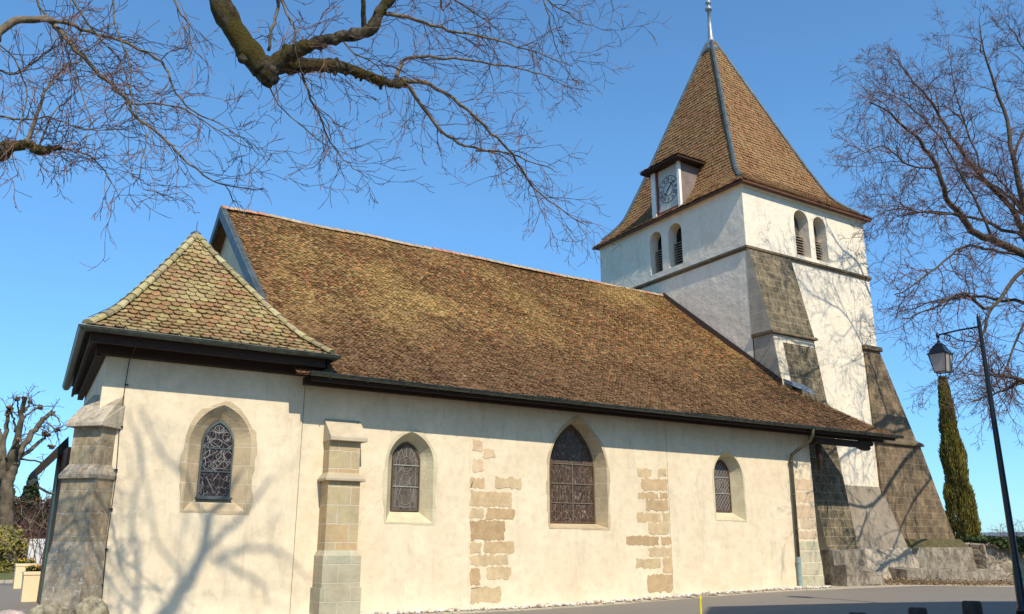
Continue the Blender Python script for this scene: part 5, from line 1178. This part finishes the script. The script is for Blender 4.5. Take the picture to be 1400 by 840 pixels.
for k in range(4):
    la.tube([cor(.205, k)+Vector((0, 0, zl-.38)), cor(.135, k)+Vector((0, 0, zl-.82))], .012, 6)
    la.tube([cor(.135, k)+Vector((0, 0, zl-.82)), cor(.135, k+1)+Vector((0, 0, zl-.82))], .011, 6)
    c0 = cor(.10, k); ctr = Vector((LX, ay, 0)); pts = [ctr+(c0-ctr)*f+Vector((0, 0, zl-.82-h)) for f, h in ((1, 0), (1.02, .07), (.75, .14), (.3, .16), (.05, .165))]; la.tube(pts, .009, 5)
la.lathe((LX, ay, zl-1.06), [(.008, 0), (.02, .03), (.008, .06), (.02, .08), (.01, .1)], 8)
part(la, 'lantern_frame', M_blackm, lp)
m, n, b = mat('lantern_glass'); b.inputs['Base Color'].default_value = (.62, .55, .50, 1); b.inputs['Roughness'].default_value = .5
tl = n.nodes.new('ShaderNodeBsdfTranslucent'); tl.inputs[0].default_value = (.7, .62, .55, 1); mx = n.nodes.new('ShaderNodeMixShader'); mx.inputs[0].default_value = .5
n.links.new(b.outputs[0], mx.inputs[1]); n.links.new(tl.outputs[0], mx.inputs[2]); n.links.new(mx.outputs[0], n.nodes['Material Output'].inputs[0])
la = MB()
for k in range(4):
    la.add([cor(.135, k)+Vector((0, 0, zl-.82)), cor(.135, k+1)+Vector((0, 0, zl-.82)), cor(.203, k+1)+Vector((0, 0, zl-.385)), cor(.203, k)+Vector((0, 0, zl-.385))], [(0, 1, 2, 3)])
part(la, 'lantern_glass', m, lp)

# ------------------------------------------------------------------ wooden bollards, marker
M_stump = simple('weathered_wood', (.055, .042, .032), .9, .4, 9, bumpy=1)
def bollard(px, py, Y, r, label):
    p = P(px, py, Y); g0 = gz(p.x, Y); h = p.z-g0; bm = bmesh.new(); mb = MB()
    prof = [(r*1.02, 0), (r*1.0, h*.5), (r*.98, h-.05), (r*.93, h-.015), (r*.80, h)]
    mb.lathe((0, 0, 0), prof, 22); o = mb.build('bollard', M_stump, smooth=False); o.location = (p.x, Y, g0)
    for v in o.data.vertices:
        k = 1+.05*noise.noise(Vector((v.co.x*9, v.co.y*9, v.co.z*2+px))); v.co.x *= k; v.co.y *= k; v.co.z += .012*noise.noise(Vector((v.co.x*14, v.co.y*14, 0)))*(v.co.z > h*.8)
    tag(o, label, 'bollard', 'wooden bollards at the road edge')
bollard(1328, 822, 9.5, .17, 'dark wooden bollard nearest the lamp pole, tallest of three')
bollard(1254, 831, 10.2, .17, 'dark wooden bollard in the middle of the three at the bottom edge')
bollard(1172, 838, 11.0, .17, 'dark wooden bollard whose top just shows at the bottom edge, furthest from the lamp')
mk = MB(); p = P(957, 815, 12.5); mk.tube([(p.x, 12.5, gz(p.x, 12.5)), (p.x, 12.5, p.z-.1), (p.x+.015, 12.5, p.z)], .018, 8); mk.tube([(p.x, 12.5, p.z-.09), (p.x-.02, 12.49, p.z-.04)], .014, 6)
tag(mk.build('marker_post', simple('yellow_plastic', (.75, .62, .02), .5, .1, 5)), 'thin bright yellow marker rod standing in the road edge', 'marker post')

# ------------------------------------------------------------------ left background
def planter(px0, px1, pyt, pyb, Y, label):
    a, b_ = P(px0, pyt, Y), P(px1, pyt, Y); c = P((px0+px1)/2, pyb, Y); w_ = b_.x-a.x; h = a.z-0.0; cx = (a.x+b_.x)/2
    e_ = tag(empty('planter', (cx, Y+w_/2, 0)), label, 'planter', 'cream square planters by the road')
    mb = MB(); k = .90; mb.hexa([(cx-w_/2*k, Y, 0), (cx+w_/2*k, Y, 0), (cx+w_/2*k, Y+w_, 0), (cx-w_/2*k, Y+w_, 0)], [(cx-w_/2*.97, Y, h-.1), (cx+w_/2*.97, Y, h-.1), (cx+w_/2*.97, Y+w_, h-.1), (cx-w_/2*.97, Y+w_, h-.1)])
    mb.box(cx-w_/2*1.02, cx+w_/2*1.02, Y-.02, Y+w_+.02, h-.1, h); bevel(part(mb, 'tub', simple('cream_tub', (.78, .60, .36), .7, .06, 2, bumpy=.05), e_), .015)
    mb = MB(); mb.box(cx-w_/2*.9, cx+w_/2*.9, Y+.06, Y+w_-.06, h, h+.01); part(mb, 'soil', M_soil, e_)
    mb = MB(); rg = random.Random(px0); leaves(mb, [(Vector((cx+rg.uniform(-.42, .42)*w_, Y+rg.uniform(.08, w_*.9), h+rg.uniform(0, .14))), rg.random()*.6) for _ in range(160)], .03, rg); part(mb, 'plants', leaf_mat('small_leaves', [(.03, .06, .015), (.08, .13, .03)], .1), e_, uv=False)
    mb = MB(); leaves(mb, [(Vector((cx+rg.uniform(-.42, .42)*w_, Y+rg.uniform(.02, .5), h+rg.uniform(.06, .2))), rg.random()) for _ in range(60)], .03, rg, elong=1); part(mb, 'flowers', leaf_mat('flower_petals', [(.7, .25, .02), (.75, .55, .03), (.4, .03, .02), (.8, .6, .1)], .1), e_, uv=False)
planter(33, 68, 782, 817, 29.5, 'cream square planter with orange and yellow flowers, nearer of the two')
planter(22, 50, 771, 801, 38.5, 'cream square planter partly hidden behind the flowering planter')
rg = random.Random(4)
def blob_hedge(name, c, rx, ry, rz, num, size, cols, label, cat, core=.8):
    mb = MB(); pts = []
    for i in range(num):
        d = Vector((rg.gauss(0, 1), rg.gauss(0, 1), rg.gauss(0, 1))).normalized(); d = Vector((math.copysign(abs(d.x)**.6, d.x), math.copysign(abs(d.y)**.6, d.y), math.copysign(abs(d.z)**.6, d.z)))
        k = (1+.18*noise.noise(d*2.5+Vector((c[0], 0, 0)))+.08*noise.noise(d*7))*rg.uniform(.84, 1.02)
        p = Vector((c[0]+d.x*rx*k, c[1]+d.y*ry*k, c[2]+d.z*rz*k))
        if p.z < gz(p.x, p.y): continue
        pts.append((p, min(1, max(0, rg.random()*.75+.25+.3*noise.noise(p*1.7)))))
    leaves(mb, pts, size, rg, elong=1.3)
    mb.add([(c[0]+v.x*rx*core, c[1]+v.y*ry*core, c[2]+v.z*rz*core) for v in IV], IF, 0, .0)
    return tag(mb.build(name, leaf_mat(name+'_leaves', cols, .15), uv=False), label, cat)
blob_hedge('clipped_shrub', (-.4, 52, 1.05), 3.7, 1.8, 1.55, 9000, .075, [(.03, .04, .008), (.15, .15, .025), (.28, .25, .05), (.38, .28, .09)], 'rounded yellow green clipped shrub behind the lawn at the left edge', 'shrub')
# pollarded plane
pt_ = tag(empty('pollard_tree', (.9, 54, .3)), 'pollarded plane tree with knobbly cut limbs at the left edge', 'tree')
mb = MB(); YP = 54; kn = MB(); rg = random.Random(9)
def LP(pxs, r0, r1, knob=True):
    r0 *= .5; r1 *= .5
    sp = limbpx(mb, pxs, YP, YP+rg.uniform(-1.5, 1.5), r0, r1, rg, 8, .03, 1/7, 0, 530)
    if knob:
        p = Vector(sp[-1][:3])
        for j in range(7): kn.add([p+Vector((rg.gauss(0, .07), rg.gauss(0, .07), rg.gauss(0, .07)))+v*rg.uniform(.05, .09)*(1+.25*noise.noise(v*2.3)) for v in IV], IF, 0, rg.random())
    return sp
LP([(60, 1350), (60, 1150), (70, 950), (110, 800), (150, 700)], .75, .5, False)
LP([(90, 800), (130, 640), (180, 420), (210, 250), (235, 110)], .42, .22); LP([(120, 820), (180, 640), (260, 500), (360, 370), (430, 280), (500, 245)], .40, .2)
LP([(150, 700), (300, 590), (400, 500), (455, 450)], .26, .14); LP([(20, 900), (30, 620), (55, 420), (75, 240)], .36, .18); LP([(0, 700), (10, 500), (-20, 420)], .3, .2)
LP([(60, 680), (130, 570), (182, 500)], .2, .14); LP([(230, 290), (320, 220), (385, 185)], .12, .08); LP([(235, 240), (270, 180), (290, 135)], .12, .10); LP([(150, 420), (130, 300), (100, 200)], .12, .10)
LP([(500, 245), (555, 290), (570, 330), (555, 400)], .08, .04); LP([(440, 340), (500, 370), (545, 450), (560, 520), (565, 600)], .08, .03); LP([(200, 470), (250, 440), (340, 450), (430, 450)], .06, .05)
LP([(190, 690), (300, 690), (420, 730)], .12, .08); LP([(175, 270), (165, 150), (170, 110)], .08, .08); LP([(455, 460), (490, 520), (495, 570)], .05, .03); LP([(120, 1060), (250, 1100), (360, 1080)], .1, .05)
for ap in [(235, 110), (500, 245), (455, 450), (75, 240), (182, 500), (385, 185), (290, 135), (100, 200), (360, 370), (555, 400), (420, 730)]:
    p = P(ap[0]/7, 530+ap[1]/7, YP)
    for j in range(3): grow(mb, p, Vector((rg.gauss(.3, .6), 0, rg.gauss(.1, .6))).normalized(), .9, .03, 1, rg, -.05, .8, .014)
part(mb, 'trunk_and_limbs', simple('plane_bark', (.08, .06, .04), .9, .35, 2.5, bumpy=.9, c2=(.19, .15, .095)), pt_, smooth=True)
parts_each(kn, 'pollard_knob', simple('cut_knobs', (.08, .045, .03), .9, .4, 4, bumpy=.6, c2=(.26, .15, .08)), pt_, smooth=True)
# shrubs and conifers behind
def conifer(x, y, h, r, label, seed):
    rg = random.Random(seed); e_ = tag(empty('conifer', (x, y, gz(x, y))), label, 'tree', 'conifers behind the pollard'); mb = MB(); pts = []
    for i in range(5000):
        t = rg.random()**.7; z = gz(x, y)+h*(.12+.88*t); an = rg.uniform(0, 6.28); rr_ = r*(1-t)*(.75+.35*math.sin(an*5+z*3))*rg.uniform(.4, 1.05)+.08; pts.append((Vector((x+rr_*math.cos(an), y+rr_*math.sin(an), z-rr_*.25)), rg.random()))
    leaves(mb, pts, .09, rg, elong=2.2); part(mb, 'crown', leaf_mat('conifer_needles', [(.01, .02, .008), (.03, .045, .015), (.06, .075, .03)], .05), e_, uv=False)
    mb = MB(); mb.tube([(x, y, gz(x, y)-.2), (x, y, gz(x, y)+h*.9)], [.2, .04], 8); part(mb, 'trunk', M_wood, e_)
conifer(3.9, 66, 5.2, 1.6, 'dark green conifer between the pollard and the chapel buttress', 1); conifer(2.3, 70, 6.2, 2.2, 'dark conifer mostly hidden behind the pollard limbs', 2)
conifer(-1.2, 66, 7, 2.4, 'dark conifer behind the pollard trunk at the left edge', 3)
def brush(x, y, h, wd, label, seed, m=M_twig2, num=26):
    rg = random.Random(seed); mb = MB(); z = gz(x, y)
    for i in range(num):
        p = Vector((x+rg.uniform(-.5, .5)*wd, y+rg.uniform(-.4, .4), z)); grow(mb, p, Vector((rg.gauss(0, .45), rg.gauss(0, .4), 1)).normalized(), h*rg.uniform(.6, 1), .03, 2, rg, .0, .8, .011)
    return tag(mb.build('bare_shrub', m, uv=False), label, 'shrub')
brush(2.6, 55, 3.0, 3.0, 'leafless reddish brown bush behind the planters', 1, num=60)
brush(.2, 57, 3.4, 5, 'leafless brown thicket behind the pollard trunk', 2, num=70)
brush(4.4, 60, 3.6, 3.4, 'leafless brown bush under the porch gutter', 5, num=50)
brush(P(62, 760, 41).x, 41, 3.3, .9, 'small bare garden shrub behind the nearer planter', 3, M_bark, 8)
blob_hedge('evergreen_shrub', (3.6, 62, 2.2), 3.6, 1.8, 2.1, 6000, .12, [(.015, .012, .006), (.05, .03, .015), (.08, .05, .02), (.05, .07, .025)], 'rust and dark green shrub filling the gap left of the buttress', 'shrub')
xa, xb, zb_ = P(40, 745, 42.3).x, P(61, 745, 42.3).x, P(50, 737, 42.3).z; b1 = MB(); b1.box(xa, xb, 42.3, 42.45, 0, zb_)
tag(bevel(b1.build('white_board', simple('off_white_board', (.62, .60, .58), .7, .1, 3)), .02), 'narrow off white board standing behind the planters', 'board')
# far right shrubs and hills
brush(70.5, 38, 3.4, 3, 'distant bare bush showing beside the foot of the cypress', 7, M_twig2, 40); brush(80, 40, 3.0, 4, 'distant bare bush at the far right edge beyond the ivy', 8, M_twig2, 40)
hb = MB(); NX = 160; vs = []
for j, (yo_, f) in enumerate(((0, 0), (250, .6), (600, 1), (1500, .6), (3500, 0))):
    for i in range(NX+1):
        a_ = R_(-60)+R_(230)*i/NX; dist = 6500+yo_; hgt = (120+60*noise.noise(Vector((a_*3, 0, 0)))+25*noise.noise(Vector((a_*11, 4, 0))))*f
        vs.append((dist*math.sin(a_), dist*math.cos(a_), -60+hgt*1.05))
hb.add(vs, [(j*(NX+1)+i, j*(NX+1)+i+1, (j+1)*(NX+1)+i+1, (j+1)*(NX+1)+i) for j in range(4) for i in range(NX)])
tag(hb.build('hills', simple('hazed_forest', (.10, .14, .17), 1, .15, .004, bumpy=0), smooth=True, uv=False), kind='structure')  # distance haze is put into the bluish forest colour

# ------------------------------------------------------------------ unseen house added behind the viewer to cast the shadow on the road
nh = tag(empty('shadow_house', (26, -6, 0)), 'unseen tall house added behind the viewer to cast the shadow on the road', 'house')
a = Vector((14.9, 3.6, 0)); dx = Vector((.86, -.51, 0)); dy_ = Vector((-.51, -.86, 0)); Lh, Dh, Hh = 30, 10, 13.3
c4 = [a, a+dx*Lh, a+dx*Lh+dy_*Dh, a+dy_*Dh]; b1 = MB(); b1.hexa([p for p in c4][::-1], [p+Vector((0, 0, Hh)) for p in c4][::-1]); part(b1, 'wall', M_cream, nh)
b1 = MB(); r0 = a+dy_*Dh/2+Vector((0, 0, Hh+3.2)); r1 = r0+dx*Lh; ee = [p+Vector((0, 0, Hh-.1)) for p in (a-dy_*.5-dx*.4, a+dx*(Lh+.4)-dy_*.5, a+dx*(Lh+.4)+dy_*(Dh+.5), a+dy_*(Dh+.5)-dx*.4)]
b1.add([*ee, r0, r1], [(0, 1, 5, 4), (2, 3, 4, 5), (0, 4, 3), (1, 2, 5), (3, 2, 1, 0)]); part(b1, 'roof', M_tt, nh)
for k in range(7):
    for fz in (1, 4.2, 7.4, 10.4):
        q = a+dx*(2+k*4)-dy_*.03; b1 = MB(); b1.hexa([q+Vector((0, 0, fz)), q+dx*1.1+Vector((0, 0, fz)), q+dx*1.1+dy_*.1+Vector((0, 0, fz)), q+dy_*.1+Vector((0, 0, fz))], [q+Vector((0, 0, fz+1.6)), q+dx*1.1+Vector((0, 0, fz+1.6)), q+dx*1.1+dy_*.1+Vector((0, 0, fz+1.6)), q+dy_*.1+Vector((0, 0, fz+1.6))]); part(b1, 'window', M_dark, nh)
